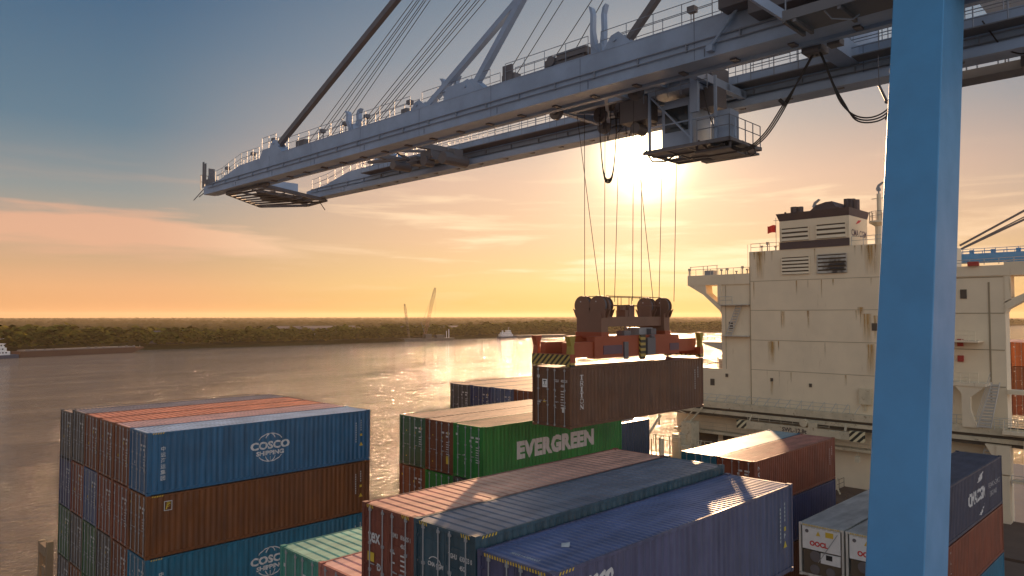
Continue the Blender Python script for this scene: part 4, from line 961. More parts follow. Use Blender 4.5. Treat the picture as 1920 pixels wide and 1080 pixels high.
for j in range(3):
    d = j*.08
    f2.append([(30.1+d, 11.55, 11.0), (30.1+d, 11.3, 10.3), (30.1+d, 11.0, 9.4), (30.1+d, 10.7-d*.5, 8.6), (30.1+d, 10.2, 8.0-d), (30.1+d, 9.6, 7.78-d), (30.1+d, 9.0, 7.95-d), (30.1+d, 8.4, 8.6), (30.1+d, 7.9, 9.6), (30.1+d, 7.5, 10.9)])
e_ = festoon((30.1, 9.5, 11.0), f2, 'festoon cable loop disappearing behind the blue crane leg')
k = MB((30.1, 9.5, 11.0)); k.tube([(30.15, 8.95, 7.95), (30.15, 9.05, 7.6), (30.15, 8.9, 7.55), (30.15, 8.85, 7.9)], .03, 5); k.build('cable_clamp', M['cable'], e_)
f3 = [catenary((38.5, 8.6, 12.2), (38.5, 6.0, 11.5), .5)]
festoon((38.5, 8.0, 12.3), [[(36.0, 6.9, 12.6), (36.0, 6.6, 12.0), (36.1, 6.2, 11.3), (36.2, 5.6, 10.9), (36.3, 5.0, 11.0)]], 'festoon cable hanging at the right of the blue leg')
tc_ = empty('festoon_trolley', KW(30.1, 11.7, 11.1), 'small carriage of cable clamps hanging under the boom rail', 'cable carriage', None, DEL)
k = MB((30.1, 11.7, 11.1)); k.box(29.7, 30.5, 11.3, 12.1, 10.85, 11.1); k.tube([(29.75, 11.4, 10.9), (29.75, 12.0, 10.9)], .14, 8); k.tube([(30.3, 11.7, 10.8), (30.3, 11.7, 11.3)], .05, 6); k.box(29.8, 30.3, 10.6, 11.1, 10.95, 11.2); k.build('carriage', M['steel'], tc_)
hook = KM(); hook.tube([(33.2, 10.2, 9.9), (33.3, 9.95, 9.2)], .06, 6); hook.tube([(33.2, 10.22, 11.2), (33.2, 10.2, 9.9)], .02, 5); hook.box(33.2, 33.4, 9.85, 10.0, 9.1, 9.2); hook.build('hanging_lamp', M['steel'], crane)

# ---------------------------------------------------------------- the ship under the boxes
SB = (40, -5.7, ZW)
ship = empty('container_ship', SB, 'white and cream superstructure and hull of the container ship lying under the crane', 'container ship')
def SM(): return MB(SB)
XW = 69.4
k = SM()
def hullring(z, ins): return [(-75, -5.7, z), (-60, -24+ins, z), (-35, -28.3+ins, z), (84, -28.3+ins, z), (108, -22+ins, z), (108, 10.5-ins, z), (84, 17.9-ins, z), (-35, 17.9-ins, z), (-60, 12.6-ins, z)]
a = hullring(-19, .5); b = hullring(-9.0, 0); n = len(a)
k.add(a+b, [tuple(range(n)), tuple(range(n, 2*n))]+[(i, (i+1) % n, n+(i+1) % n, n+i) for i in range(n)]); k.build('hull', M['hull'], ship)
k = SM(); k.box(-40, 68, -26.0, 15.4, -8.99, -8.5)
for x in (-14.4, 0, 14.2, 28.4, 42.8, 56): 
    for y in (-25.6, -15.3, -5.6, 5.2): k.box(x-.1, x+12.3, y, y+9.6, -8.5, -7.6)
k.build('hatch_cover', M['shipdeck'], ship)
# superstructure
k = SM()
k.box(XW, XW+13, -13.9, 5.2, -8.99, 18.9); k.box(XW+.15, XW+13, 5.2, 9.0, 4.8, 15.1); k.box(XW+.10, XW+13, 5.2, 15.4, -8.99, 4.8); k.box(XW+.12, XW+1.9, -20.4, -13.9, -8.99, 15.1)
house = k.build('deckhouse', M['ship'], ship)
k = SM()
for z in (15.34, 11.89, 8.39, 4.90): k.box(XW-.02, XW, -13.9, 5.15, z, z+.05); k.box(XW+.09, XW+.12, -20.3, -13.9, z-.4, z-.33)
k.box(XW-.03, XW, 5.12, 5.2, -2, 18.9); k.box(XW+.12, XW+.15, 8.4, 8.46, 4.8, 15)
k.box(XW+.08, XW+.12, -19.2, -19.05, 3, 14.5)
k.build('plate_seam', M['seam'], house)
# louvred vents
def louvre(y0, y1, z0, z1, n, x=XW, soot=False):
    k = SM(); k.box(x-.06, x-.002, y0, y1, z0, z1); o = k.build('louvre', M['shipdark'], house)
    k = SM(); k.box(x-.16, x-.06, y0-.06, y0+.04, z0, z1); k.box(x-.16, x-.06, y1-.04, y1+.06, z0, z1); k.box(x-.16, x-.06, y0+.04, y1-.04, z1-.03, z1+.05); h = (z1-z0)/n
    for i in range(n): z = z0+i*h; k.prism([(x-.20, y0+.04, z+.02), (x-.16, y0+.04, z+.02), (x-.07, y0+.04, z+h*.66), (x-.11, y0+.04, z+h*.66)], (0, y1-y0-.08, 0))
    k.build('slat', M['ship'] if not soot else M['lsoot'], o)
def sootmat():
    m = paint('louvre_sooty', (.50, .45, .36), .2, .6); t = m.node_tree; b = t.nodes['Principled BSDF']; src = b.inputs['Base Color'].links[0].from_socket
    g = t.nodes.new('ShaderNodeNewGeometry'); v = t.nodes.new('ShaderNodeVectorMath'); v.operation = 'DISTANCE'; nz_ = t.nodes.new('ShaderNodeTexNoise'); nz_.inputs['Scale'].default_value = 1.3; t.links.new(g.outputs['Position'], nz_.inputs[0])
    mp_ = t.nodes.new('ShaderNodeMapping'); t.links.new(g.outputs['Position'], mp_.inputs[0]); mp_.inputs['Scale'].default_value = (0, 1, 1.25); t.links.new(mp_.outputs[0], v.inputs[0]); v.inputs[1].default_value = (0, -4.9, 16.75*1.25)
    ad_ = t.nodes.new('ShaderNodeMath'); ad_.operation = 'MULTIPLY_ADD'; t.links.new(nz_.outputs[0], ad_.inputs[0]); ad_.inputs[1].default_value = 1.4; t.links.new(v.outputs['Value'], ad_.inputs[2])
    r = t.nodes.new('ShaderNodeMapRange'); t.links.new(ad_.outputs[0], r.inputs[0]); r.inputs[1].default_value = 2.1; r.inputs[2].default_value = 1.5
    mx = t.nodes.new('ShaderNodeMix'); mx.data_type = 'RGBA'; t.links.new(r.outputs[0], mx.inputs[0]); t.links.new(src, mx.inputs[6]); mx.inputs[7].default_value = (.05, .035, .025, 1); t.links.new(mx.outputs[2], b.inputs['Base Color']); return m
M['lsoot'] = sootmat()
louvre(-1.98, 1.20, 16.02, 18.0, 5); louvre(-6.04, -2.91, 15.97, 18.07, 5, soot=True)
# funnel casing
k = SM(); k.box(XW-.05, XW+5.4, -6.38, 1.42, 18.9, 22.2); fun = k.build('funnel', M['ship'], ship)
k = SM(); k.add([(XW-.06, -6.39, 22.2), (XW-.06, 1.43, 22.2), (XW+5.45, 1.43, 22.2), (XW+5.45, -6.39, 22.2), (XW-.3, -6.5, 23.05), (XW-.3, 1.75, 23.05), (XW+5.8, 1.75, 23.05), (XW+5.8, -6.5, 23.05)], [(0, 1, 2, 3), (4, 5, 6, 7), (0, 1, 5, 4), (1, 2, 6, 5), (2, 3, 7, 6), (3, 0, 4, 7)])
k.box(XW-.07, XW-.05, -6.40, 1.43, 18.9, 19.75); k.build('dark_band', M['funnel'], fun)
louvre(-1.98, 1.15, 19.85, 21.35, 3, XW-.05); louvre(-6.05, -2.85, 19.85, 21.45, 3, XW-.05)
k = SM(); k.tube([(XW+1.6, .35, 23.0), (XW+1.6, .35, 23.95)], .42, 14); k.tube([(XW+1.6, -.35, 23.0), (XW+1.6, -.35, 23.9)], .35, 14); k.tube([(XW+1.2, 1.25, 23.0), (XW+1.2, 1.25, 23.4)], .12, 8)
for dy, h in ((-5.9, 24.5), (-6.35, 24.45), (-6.8, 24.3)): k.tube([(XW+3.4, dy+.9, 23.0), (XW+3.4, dy+.9, h)], .40, 14)
k.build('exhaust_pipe', M['funnel'], fun)
k = SM(); k.prism([(XW+.6, -1.7, 23.04), (XW+.6, -2.6, 23.75), (XW+.6, -3.6, 24.0), (XW+.6, -4.35, 24.02), (XW+.6, -4.7, 23.4), (XW+.6, -5.1, 23.3), (XW+.6, -5.2, 23.04)], (3.4, 0, 0)); k.build('exhaust_cowl', M['funnel'], fun)
k = SM(); put_text(k, text('CMA CGM', 1.0, .02, sx=.98), (XW+.55, -6.392, 20.05), (1, 0, 0), (0, 0, 1)); k.build('funnel_lettering', M['navyl'] if 'navyl' in M else M['bluepatch'], fun)
k = SM(); k.prism([(XW+1.8, -6.39, 21.35), (XW+2.6, -6.39, 21.85), (XW+3.6, -6.39, 21.95), (XW+2.9, -6.39, 21.6)], (0, -.01, 0)); k.build('funnel_swoosh', M['red'], fun)
def radar(x, y, z, s, name='radar_mast'):
    k = SM(); k.tube([(x, y, z), (x, y, z+.9*s)], .16*s, 10); k.box(x-.35*s, x+.35*s, y-.3*s, y+.3*s, z+.9*s, z+1.25*s)
    k.prism([(x-.2*s, y+.5*s, z+1.25*s), (x-.2*s, y-.35*s, z+1.25*s), (x-.2*s, y-.1*s, z+1.8*s), (x-.2*s, y-.95*s, z+2.5*s), (x-.2*s, y-.7*s, z+2.65*s), (x-.2*s, y+.15*s, z+2.1*s)], (.5*s, 0, 0)); return k.build(name, M['galv'], ship)
radar(XW+2, -1.9, 23.0, .62); 
k = SM(); k.tube([(XW+1.5, -8.95, 18.9), (XW+1.5, -8.95, 21.4)], .42, 12); k.tube([(XW+1.5, -8.95, 21.4), (XW+1.5, -8.95, 24.4)], .22, 10); k.tube([(XW+1.5, -8.95, 21.25), (XW+1.5, -8.95, 21.45)], 1.0, 16); k.tube([(XW+1.5, -8.95, 20.9), (XW+1.5, -8.95, 21.25)], .45, 12, r2=.95); k.tube([(XW+1.5, -9.9, 21.4), (XW+1.5, -9.9, 24.0)], .06, 6); k.bar((XW+1.5, -8.2, 23.9), (XW+1.5, -10.0, 23.9), .08)
for z in [19.3+.35*i for i in range(16)]: k.bar((XW+1.5, -9.9, z), (XW+1.5, -9.55, z), .04)
k.bar((XW+1.5, -9.55, 19), (XW+1.5, -9.55, 24), .05); k.build('mast', M['ship'], ship)
k = SM(); c_ = [(XW+1.5+.95*math.cos(a_*math.pi/6), -8.95+.95*math.sin(a_*math.pi/6), 21.45) for a_ in range(13)]; k.rail(c_, 1.0, .5, .025); k.build('mast_railing', M['steel'], ship)
radar(XW+1.5, -8.95, 24.2, .55)
# bridge wings
def wing(s, yc, y_in, y_out, parent):
    k = SM(); a, b = sorted((y_in, y_out)); k.box(XW, XW+3.4, a, b, 15.1, 16.35)
    k.build('bridge_wing', M['ship'], ship)
    k = SM(); e = y_in; d = 1 if y_out > y_in else -1
    pts_o = [(e, 15.1), (y_out-.05*d, 15.1), (e+.1*d, 11.6), (e, 11.6)]
    # bracket as a frame: inclined strut, upright, with an opening between
    k.prism([(XW+.05, y_out-.1*d, 15.1), (XW+.05, y_out-1.2*d, 15.1), (XW+.05, y_out-2.6*d, 14.1), (XW+.05, e+.45*d, 12.85), (XW+.05, e, 12.6), (XW+.05, e, 11.5), (XW+.05, e+.2*d, 11.9), (XW+.05, y_out-2.2*d, 13.9)], (1.6, 0, 0))
    k.prism([(XW+.05, e, 15.1), (XW+.05, e+.5*d, 15.1), (XW+.05, e+.5*d, 12.8), (XW+.05, e, 12.5)], (1.6, 0, 0)); k.prism([(XW+.05, y_out-1.2*d, 15.1), (XW+.05, y_out-2.5*d, 15.1), (XW+.05, y_out-2.6*d, 14.1)], (1.6, 0, 0))
    k.build('wing_bracket', M['ship'], ship)
wing(1, 0, 8.98, 13.62, house); wing(-1, 0, -20.4, -26.0, house)
k = SM(); k.box(XW, XW+3, 5.2, 8.98, 15.1, 16.35); k.box(XW, XW+1.9, -20.4, -13.9, 15.1, 16.1); k.build('bridge_front', M['ship'], ship)
k = SM(); k.rail([(XW+.1, 13.5, 16.35), (XW+.1, 5.3, 16.35)], .75, 1.0, .03, rows=(1,)); k.bar((XW+.4, 13.5, 17.45), (XW+.4, 9.6, 17.55), .06); 
for y in (13.4, 11.6, 11.0, 9.7): k.bar((XW+.4, y, 16.35), (XW+.4, y, 17.5), .06)
k.rail([(XW+.2, 5.1, 18.9), (XW+.2, 1.6, 18.9)], .95, 1.2, .03); k.rail([(XW+.2, -6.5, 18.9), (XW+.2, -13.8, 18.9)], .95, 1.2, .03)
k.rail([(XW+.1, -14, 16.1), (XW+.1, -26, 16.35)], .55, 1.2, .03, rows=(1, .5))
k.tube([(XW+1, 5.9, 16.3), (XW+1, 5.9, 19.9)], .025, 5)
k.build('top_railing', M['shiprail'], ship)
k = SM()
for y, z, h in ((13.7, 16.4, .9), (9.2, 16.35, .7), (8.4, 16.35, .75), (7.2, 16.35, .4), (6.4, 16.35, .95), (5.8, 16.35, .6), (3.9, 18.9, .7), (3.2, 18.9, 1.1), (2.2, 18.9, .55)): k.tube([(XW+.6, y, z), (XW+.6, y, z+h*.7)], .07, 8); k.tube([(XW+.6, y, z+h*.7), (XW+.6, y, z+h)], .17, 8)
k.box(XW+.3, XW+1.2, 10.2, 11.4, 16.35, 16.95); k.build('deck_lamp', M['galv'], ship)
k = SM(); k.bar((XW-.1, 6.2, 12.6), (XW-.1, 7.6, 8.9), .08); k.bar((XW-.1, 6.9, 12.6), (XW-.1, 8.3, 8.9), .08)
for i in range(12): t = i/11; k.bar((XW-.1, 6.25+1.4*t, 12.5-3.6*t), (XW-.1, 6.95+1.4*t, 12.5-3.6*t), .06, .16)
k.box(XW-.6, XW+.15, 5.3, 8.9, 12.55, 12.65); k.box(XW-.6, XW+.15, 5.3, 8.9, 8.8, 8.9); k.rail([(XW-.55, 8.9, 12.65), (XW-.55, 7.2, 12.65)], .95, 1, .03); k.build('side_stair', M['shiprail'], ship)
# flag
k = SM(); k.tube([(XW+.3, 2.0, 18.9), (XW+.3, 2.0, 22.7)], .035, 6); k.bar((XW+.3, 1.6, 22.4), (XW+.3, 2.3, 22.4), .05); k.build('flag_pole', M['galv'], ship)
k = SM(); vs = []; fs = []
for i in range(9):
    t = i/8; y = 2.03+1.05*t; x = XW+.3+.10*math.sin(t*8)*t; vs += [(x, y, 21.0+.05*math.sin(t*5)), (x, y, 21.85+.07*math.sin(t*6))]
    if i: q_ = 2*i; fs.append((q_-2, q_, q_+1, q_-1))
k.add(vs, fs); k.build('flag', M['flag'], ship)
# small vents, fittings and their rust runs, fire boxes
k = SM()
for y, z, w, h in ((7.73, 10.12, .5, .85), (-8.77, 10.1, .55, .8), (10.3, 3.1, .55, .8), (-17.0, 13.4, .55, .9)): k.box(XW-.06 if y < 5.2 and y > -13 else XW+.04, XW+.14, y-w/2, y+w/2, z-h/2, z+h/2)
for y, z in ((8.3, 4.05), (2.6, 3.85), (-1.9, 3.5), (-7.6, 3.1)): k.box(XW-.10, XW, y-.15, y+.15, z-.2, z+.2)
k.build('vent_box', M['shipdark'], ship)
k = SM(); k.box(XW-.45, XW, -8.4, -7.2, 1.9, 3.55); k.box(XW-.2, XW, -7.9, -7.6, 1.2, 1.9); k.build('locker', M['shiptrim'], ship)
def patches(name, mat, lst):
    vs = []; fs = []
    for (y, z, w, h) in lst: i = len(vs); vs += [(XW-.012-SB[0], y+w-SB[1], z-SB[2]), (XW-.012-SB[0], y-w-SB[1], z-SB[2]), (XW-.012-SB[0], y-w-SB[1], z-h-SB[2]), (XW-.012-SB[0], y+w-SB[1], z-h-SB[2])]; fs.append((i, i+1, i+2, i+3))
    me = bpy.data.meshes.new(name); me.from_pydata(vs, [], fs); uv = me.uv_layers.new(name='uv')
    for j in range(len(fs)):
        for q_, c in enumerate(((0, 1), (1, 1), (1, 0), (0, 0))): uv.data[4*j+q_].uv = c
    me.materials.append(mat); o = bpy.data.objects.new(name, me); COL.objects.link(o); o.parent = ship; return o
def rustmat():
    m, t, b = newmat('rust_run'); n = t.nodes.new; l = t.links.new
    b.inputs['Base Color'].default_value = (.56, .32, .08, 1); b.inputs['Roughness'].default_value = .8
    u = n('ShaderNodeTexCoord'); sp_ = n('ShaderNodeSeparateXYZ'); l(u.outputs['UV'], sp_.inputs[0]); g = n('ShaderNodeNewGeometry')
    mp_ = n('ShaderNodeMapping'); l(g.outputs['Position'], mp_.inputs[0]); mp_.inputs['Scale'].default_value = (1, 7, .5); z = n('ShaderNodeTexNoise'); l(mp_.outputs[0], z.inputs[0]); z.inputs['Scale'].default_value = 1.0; z.inputs['Detail'].default_value = 4
    def mm(op, a, b_=None, cl=False):
        k_ = n('ShaderNodeMath'); k_.operation = op; k_.use_clamp = cl
        for i, v in enumerate((a, b_)):
            if v is None: continue
            if isinstance(v, (int, float)): k_.inputs[i].default_value = v
            else: l(v, k_.inputs[i])
        return k_.outputs[0]
    edge = mm('SUBTRACT', 1.0, mm('MULTIPLY', mm('ABSOLUTE', mm('SUBTRACT', sp_.outputs[0], .5)), 2.0))
    e_ = mm('MULTIPLY', edge, 1.6, True); v = mm('POWER', sp_.outputs[1], .8); nn = mm('MULTIPLY', mm('SUBTRACT', z.outputs[0], .28), 2.3, True)
    l(mm('MULTIPLY', mm('MULTIPLY', e_, v), nn, True), b.inputs['Alpha']); return m
rr_ = random.Random(5); lst = []
for i in range(26): lst.append((rr_.uniform(-13, 5), rr_.choice((18.8, 15.3, 11.85, 8.35, 4.85)), rr_.uniform(.05, .16), rr_.uniform(.6, 2.2)))
for y in (4.6, 4.0, 3.3, 2.4, -6.9, -7.6, -8.3, -9.0, -9.6): lst.append((y, 18.85, .10, rr_.uniform(.9, 2.0)))
lst += [(3.9, 18.8, .6, 3.4), (-8.6, 18.8, .8, 3.2), (-8.0, 11.5, .55, 3.3), (-8.9, 11.3, .3, 2.6), (2.6, 3.6, .2, 1.6), (-7.4, 12.2, .4, .9), (1.2, 11.8, .28, 2.0), (2.6, 8.3, .5, 2.8), (-8.3, 8.3, .5, 3.4)]
rm_ = rustmat()
for it in lst: patches('rust_stain', rm_, [it])
k = SM(); k.box(XW-.4, XW+.1, -18.4, -17.5, 14.9+1.2, 15.9+.6); k.box(XW-.1, XW+.12, -16.9, -16.4, 8.3, 9.0); k.box(XW-.1, XW+.12, -16.9, -16.4, 6.8, 7.4); k.build('fire_box', M['fire'], ship)
# ledge walkway in front of the house with inclined rail stays
k = SM(); k.box(67.5, XW, -22.5, 15, .55, .80); k.box(67.3, 67.5, -22.5, 15, .25, .95); k.box(67.35, 67.6, -22.5, 15, -.45, -.05); k.build('ledge_girder', M['shiptrim'], ship)
k = SM(); k.box(67.6, XW-.01, -22.5, 15, -.80, .24); k.build('ledge_shade_block', M['shipdark'], ship)  # solid dark block, colour stands in for shade under the ledge
k = SM(); k.rail([(67.4, 15, .95), (67.4, -6.8, .95)], .9, 1.25, .024); k.rail([(67.4, -15.5, .95), (67.4, -22.5, .95)], .9, 1.25, .024)
for i in range(18): y = 14-i*1.25; k.bar((67.5, y, .95), (68.9, y-.1, 1.8), .05)
k.build('ledge_railing', M['shiprail'], ship)
# travelling provision crane beam
k = SM(); k.box(66.4, 66.8, -7.1, 4.3, -1.62, -.80); pc = k.build('provision_crane_beam', M['shiptrim'], ship)
k = SM(); k.box(66.35, 66.85, 4.3, 5.5, -1.66, -.74); k.box(66.35, 66.85, -8.5, -7.1, -1.72, -.66); k.build('hazard_end', M['hazx'], pc)
k = SM(); put_text(k, text('SWL-12,8t', .62, .02), (66.395, .1, -1.45), (0, -1, 0), (0, 0, 1)); k.build('beam_lettering', M['funnel'], pc)
k = SM(); k.tube([(66.3, -2.3, -.35), (66.9, -2.3, -.35)], .42, 12); k.box(66.4, 66.9, -3.6, -2.8, -.8, -.2); k.bar((66.6, 4.1, -.8), (66.9, 3.9, -.1), .12); k.bar((66.6, -6.6, -.8), (66.9, -6.6, -.1), .2); k.tube([(66.6, -7.8, -1.7), (66.6, -7.8, -3.2)], .02, 5); k.box(66.4, 66.8, -8.0, -7.6, -3.8, -3.2); k.rail([(66.5, 4.2, -.8), (66.5, -5, -.8)], .5, 1.3, .02); k.build('crane_carriage', M['shiptrim'], pc)
k = SM(); k.box(68.2, XW-.0, -20, 15, -3.05, -2.75); k.rail([(68.3, 15, -2.75), (68.3, -19, -2.75)], 1.05, 1.8, .022); k.build('lower_walkway', M['shiptrim'], ship)
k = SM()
for y in (12.5, 8.9, 5.1, 1.3): k.box(XW-.03, XW+.08, y-2.9, y, -6.2, -3.3)  # dark panels on the closed wall, painted as the shade inside openings
k.build('opening_shade_panel', M['shipdark'], ship)
k = SM(); k.box(62.0, XW, -14, -5.4, -8.4, -7.1); k.rail([(62.1, -5.5, -7.1), (62.1, -13.9, -7.1)], 1.0, 1.4, .025); k.rail([(XW-.4, -5.5, -7.1), (62.1, -5.5, -7.1)], 1.0, 1.4, .025); k.build('aft_hatch', M['shipdeck'], ship)
k = SM(); k.box(65, 66, -5.5, -4.4, -7.1, -5.9); k.bar((65, -5.8, -7), (65, -6.4, -5.4), .12); k.bar((65, -6.6, -7), (65, -5.9, -5.6), .12); k.build('mooring_gear', M['shiptrim'], ship)
k = SM(); k.box(57, XW, 16.6, 16.9, -9, -6.6); k.box(60, 65, 13.2, 16.4, -8.5, -5.6); k.box(65.6, 67.4, 11.0, 12.4, -8.5, -1.6); k.box(64.5, 66.8, 11.8, 13.0, -8.5, -3.0); k.box(58, 60, 9, 12, -8.5, -6.0)
for i in range(9): k.bar((60+i*.95, 16.75, -6.6), (60+i*.95, 16.75, -4.2+.5*math.sin(i*2.1)), .12)
k.bar((59, 15.2, -6), (66, 15.6, -1.2), .22); k.tube([(61, 12.2, -5.6), (61, 12.2, -3.0)], .3, 12); k.tube([(66, 15.8, -2.4), (66, 15.8, .6)], .12, 8); k.bar((66, 15.8, .5), (66, 12.0, -.6), .12); k.build('aft_winch_house', M['shiptrim'], ship)
# clutter at the river side of the house
k = SM(); rr_ = random.Random(9)
for i in range(16):
    y = rr_.uniform(6.5, 15.5); x = rr_.uniform(60, 68); z = rr_.uniform(-7, -4.5); k.box(x, x+rr_.uniform(.3, 1.2), y, y+rr_.uniform(.3, 1.1), -8.5, z)
for i in range(7): y = 6.5+i*1.3; k.tube([(64, y, -8.5), (64, y, -3.2+rr_.uniform(-.8, .8))], .07, 6); k.bar((64, y, -5), (66, y+.8, -3.6), .09)
k.tube([(63, 8.2, -8.5), (63, 8.2, -4.4)], .35, 12); k.tube([(62.5, 9.9, -8.5), (62.5, 9.9, -3.8)], .3, 12, r2=.5)
k.rail([(60, 16.5, -8), (69, 16.5, -8)], 1.1, 1.2, .03); k.rail([(62, 6, -4), (62, 14, -4)], 1.1, 1.1, .03); k.bar((66.8, 12.8, -2.7), (66.8, 10.2, .2), .2); k.bar((66.6, 13.6, -2.7), (66.6, 11.0, .2), .12)
k.build('deck_gear', M['shiptrim'], ship)
k = SM(); k.rail([(XW+1, 15, 4.8), (XW+1, 9.1, 4.8)], .95, 1.1, .03); k.tube([(XW+2, 10.6, 4.8), (XW+2, 10.6, 6.1)], .09, 6); k.box(XW+1.5, XW+2.4, 9.3, 10.2, 4.8, 5.9); k.bar((XW+1.4, 13, 4.9), (XW+1.4, 9.5, 5.6), .1); k.box(XW+.2, XW+3, 9.0, 12.0, 7.9, 8.05); k.prism([(XW+.3, 9.0, 7.9), (XW+.3, 12, 7.9), (XW+.3, 9.0, 7.0)], (.15, 0, 0)); k.rail([(XW+.3, 12, 8.05), (XW+.3, 9.1, 8.05)], .95, 1, .03); k.build('side_platform', M['shiprail'], ship)
# right side: landings, stair, posts
k = SM(); k.box(67.0, XW+.1, -19.2, -15.5, 4.65, 4.95); k.box(67.2, XW+.1, -18.6, -15.5, 8.75, 8.9); k.rail([(67.1, -15.6, 4.95), (67.1, -18.6, 4.95)], .95, .8, .03); k.rail([(67.3, -15.6, 8.9), (67.3, -18.4, 8.9)], .95, .55, .03)
k.box(67.1, 67.6, -17.9, -17.2, .8, 4.65); k.prism([(67.1, -17.9, .8), (67.1, -18.4, .8), (67.1, -17.9, 2.4)], (.5, 0, 0)); k.prism([(67.1, -17.2, 4.65), (67.1, -16.6, 4.65), (67.1, -17.2, 3.9)], (.5, 0, 0)); k.prism([(67.1, -17.9, 4.65), (67.1, -19.1, 4.65), (67.1, -17.9, 3.6)], (.5, 0, 0)); k.build('landing', M['ship'], ship)
k = SM(); k.bar((67.0, -18.45, .85), (67.6, -19.6, 5.1), .08); k.bar((67.0, -19.5, .85), (67.6, -20.2, 5.1), .08)
for i in range(14): t = (i+.5)/14; k.bar((67.0+.6*t, -18.45-1.15*t, .85+4.1*t), (67.0+.6*t, -19.5-.7*t, .85+4.1*t), .05, .2)
for i in range(3): k.bar((66.9, -18.4-.0, .9+i*.45), (67.5, -19.5, 5.1+i*.45), .04)
k.rail([(67.0, -19.8, .8), (67.0, -20.6, .8)], .95, .7, .03); k.build('outer_stair', M['shiprail'], ship)
k = SM(); k.bar((67.0, -17.6, -6.0), (67.6, -18.9, -1.0), .08); k.bar((67.0, -18.7, -6.0), (67.6, -20.0, -1.0), .08)
for i in range(14): t = (i+.5)/14; k.bar((67.0+.6*t, -17.6-1.3*t, -6+4.9*t), (67.0+.6*t, -18.7-1.3*t, -6+4.9*t), .05, .2)
k.rail([(67, -15.8, -4.4), (67, -18, -4.4)], .95, 1, .03); k.rail([(66.2, -21.2, -4), (66.2, -24, -4)], .95, .9, .03); k.build('lower_stair', M['shiprail'], ship)
k = SM(); k.box(66.9, 68.0, -21.0, -19.9, -3.2, -.6); k.box(66.9, 67.9, -20.9, -20.1, -8.5, -3.3); k.box(67.0, 67.6, -22.4, -22.0, -8.5, 0); k.box(66.3, 66.6, -23.3, -23.0, -8.5, -.5); k.prism([(67.0, -19.9, -.6), (67.0, -19.0, -.6), (67.0, -19.9, -2.2)], (.8, 0, 0)); k.box(67, 68.4, -24, -21, -3.9, -3.7); k.build('support_post', M['ship'], ship)
k = SM(); k.box(66.5, 69.5, -25.5, -20.5, .5, .8); k.rail([(66.6, -20.6, .8), (66.6, -22.2, .8), (64.5, -23.6, 1.6)], 1.0, .6, .03); k.box(XW, XW+1.2, -21.8, -20.4, 3.9, 4.3); k.build('side_deck', M['ship'], ship)
# mooring frame by the river rail, lower left
k = SM(); k.box(-.35, .0, 17.35, 17.65, -8.9, -2.75); k.box(-.35, .0, 15.55, 15.85, -8.9, -2.45); k.box(-.38, .02, 15.85, 17.35, -3.35, -2.80); k.box(-.3, .1, 16.2, 16.9, -4.75, -4.1); k.tube([(-.2, 17.9, -4.2), (-.2, 16.9, -4.4)], .05, 6); k.tube([(-.2, 16.5, -4.8), (-.2, 16.5, -6.6)], .06, 6); k.tube([(-.2, 17.9, -5.8), (-.2, 17.4, -5.8)], .07, 6); k.tube([(-.2, 16.2, -4.1), (-.2, 15.9, -3.9)], .04, 5); k.bar((-.2, 17.2, -3.4), (-.2, 16.6, -4.2), .07); k.tube([(-.2, 17.0, -4.7), (-.2, 17.3, -6.2), (-.2, 17.2, -8)], .05, 6); k.box(-.3, 0, 15.9, 17.3, -7.0, -6.8); k.build('lashing_frame', paint('frame_rusty', (.24, .17, .10), .5, .6), ship)
k = SM(); k.rail([(-.5, 15.4, -6.2), (-.5, 8, -6.2)], 1.0, 1.6, .025); k.box(-1.3, -.2, 0, 17, -6.5, -6.25); k.build('lashing_walkway', M['steel'], ship)
# stack far aft, seen through the opening beside the house
for i, (y, z, c) in enumerate(((-16.6, 5.75, 'brown'), (-19.1, 5.75, 'orangebrown'), (-16.6, 2.84, 'redbrown'), (-19.1, 2.84, 'brown'), (-21.6, 5.75, 'redbrown'), (-21.6, 2.84, 'brown'), (-16.6, -.07, 'brown'), (-19.1, -.07, 'redbrown'))):
    col_ = ('innermost', 'middle', 'outermost')[round((-16.6-y)/2.5)]; ti = ('top', 'second', 'third')[round((5.75-z)/2.91)]
    container((92, y, z-.5), c, 'pink', 'brown container seen through the opening at the right edge, %s tier, %s column' % (ti, col_), 'containers behind the deckhouse', bars=True)

# ---------------------------------------------------------------- second crane beyond the ship's house
k0 = (150, -40, -13.6)
c2 = empty('container_crane', k0, 'blue boom of another crane, far right behind the white deckhouse', 'crane')
k = MB(k0); k.box(148.6, 149.8, -60, 3, 21.75, 23.1); k.box(154.5, 155.7, -60, 3, 21.75, 23.1); k.build('girder', M['leg'], c2)
k = MB(k0); k.rail([(148.7, 3, 23.1), (148.7, -40, 23.1)], 1.0, 1.8, .05); k.rail([(155.6, 3, 23.1), (155.6, -40, 23.1)], 1.0, 1.8, .05)
for y in (-.5, -4, -8, -10.5): k.box(149, 149.6, y, y+.7, 23.1, 23.9)
k.build('railing', M['leg'], c2)
k = MB(k0)
for x in (142, 162):
    for y in (-40, -58): k.bar((x, y, -13.6), (152+(x-152)*.7, y, 32), 1.6)
k.box(144, 160, -41, -39, 31, 33); k.box(144, 160, -59, -57, 24, 26); k.build('leg', M['leg'], c2)
k = MB(k0)
for dx, z0, z1 in ((0, 25.0, 30.6), (0, 24.2, 29.0)): k.bar((150, 2.0, z0), (150, -38, z0+(z1-z0)*3.9), .35); 
k.bar((153, 2.2, 24.8), (153, -38, 45), .2); k.build('stay', M['steel'], c2)

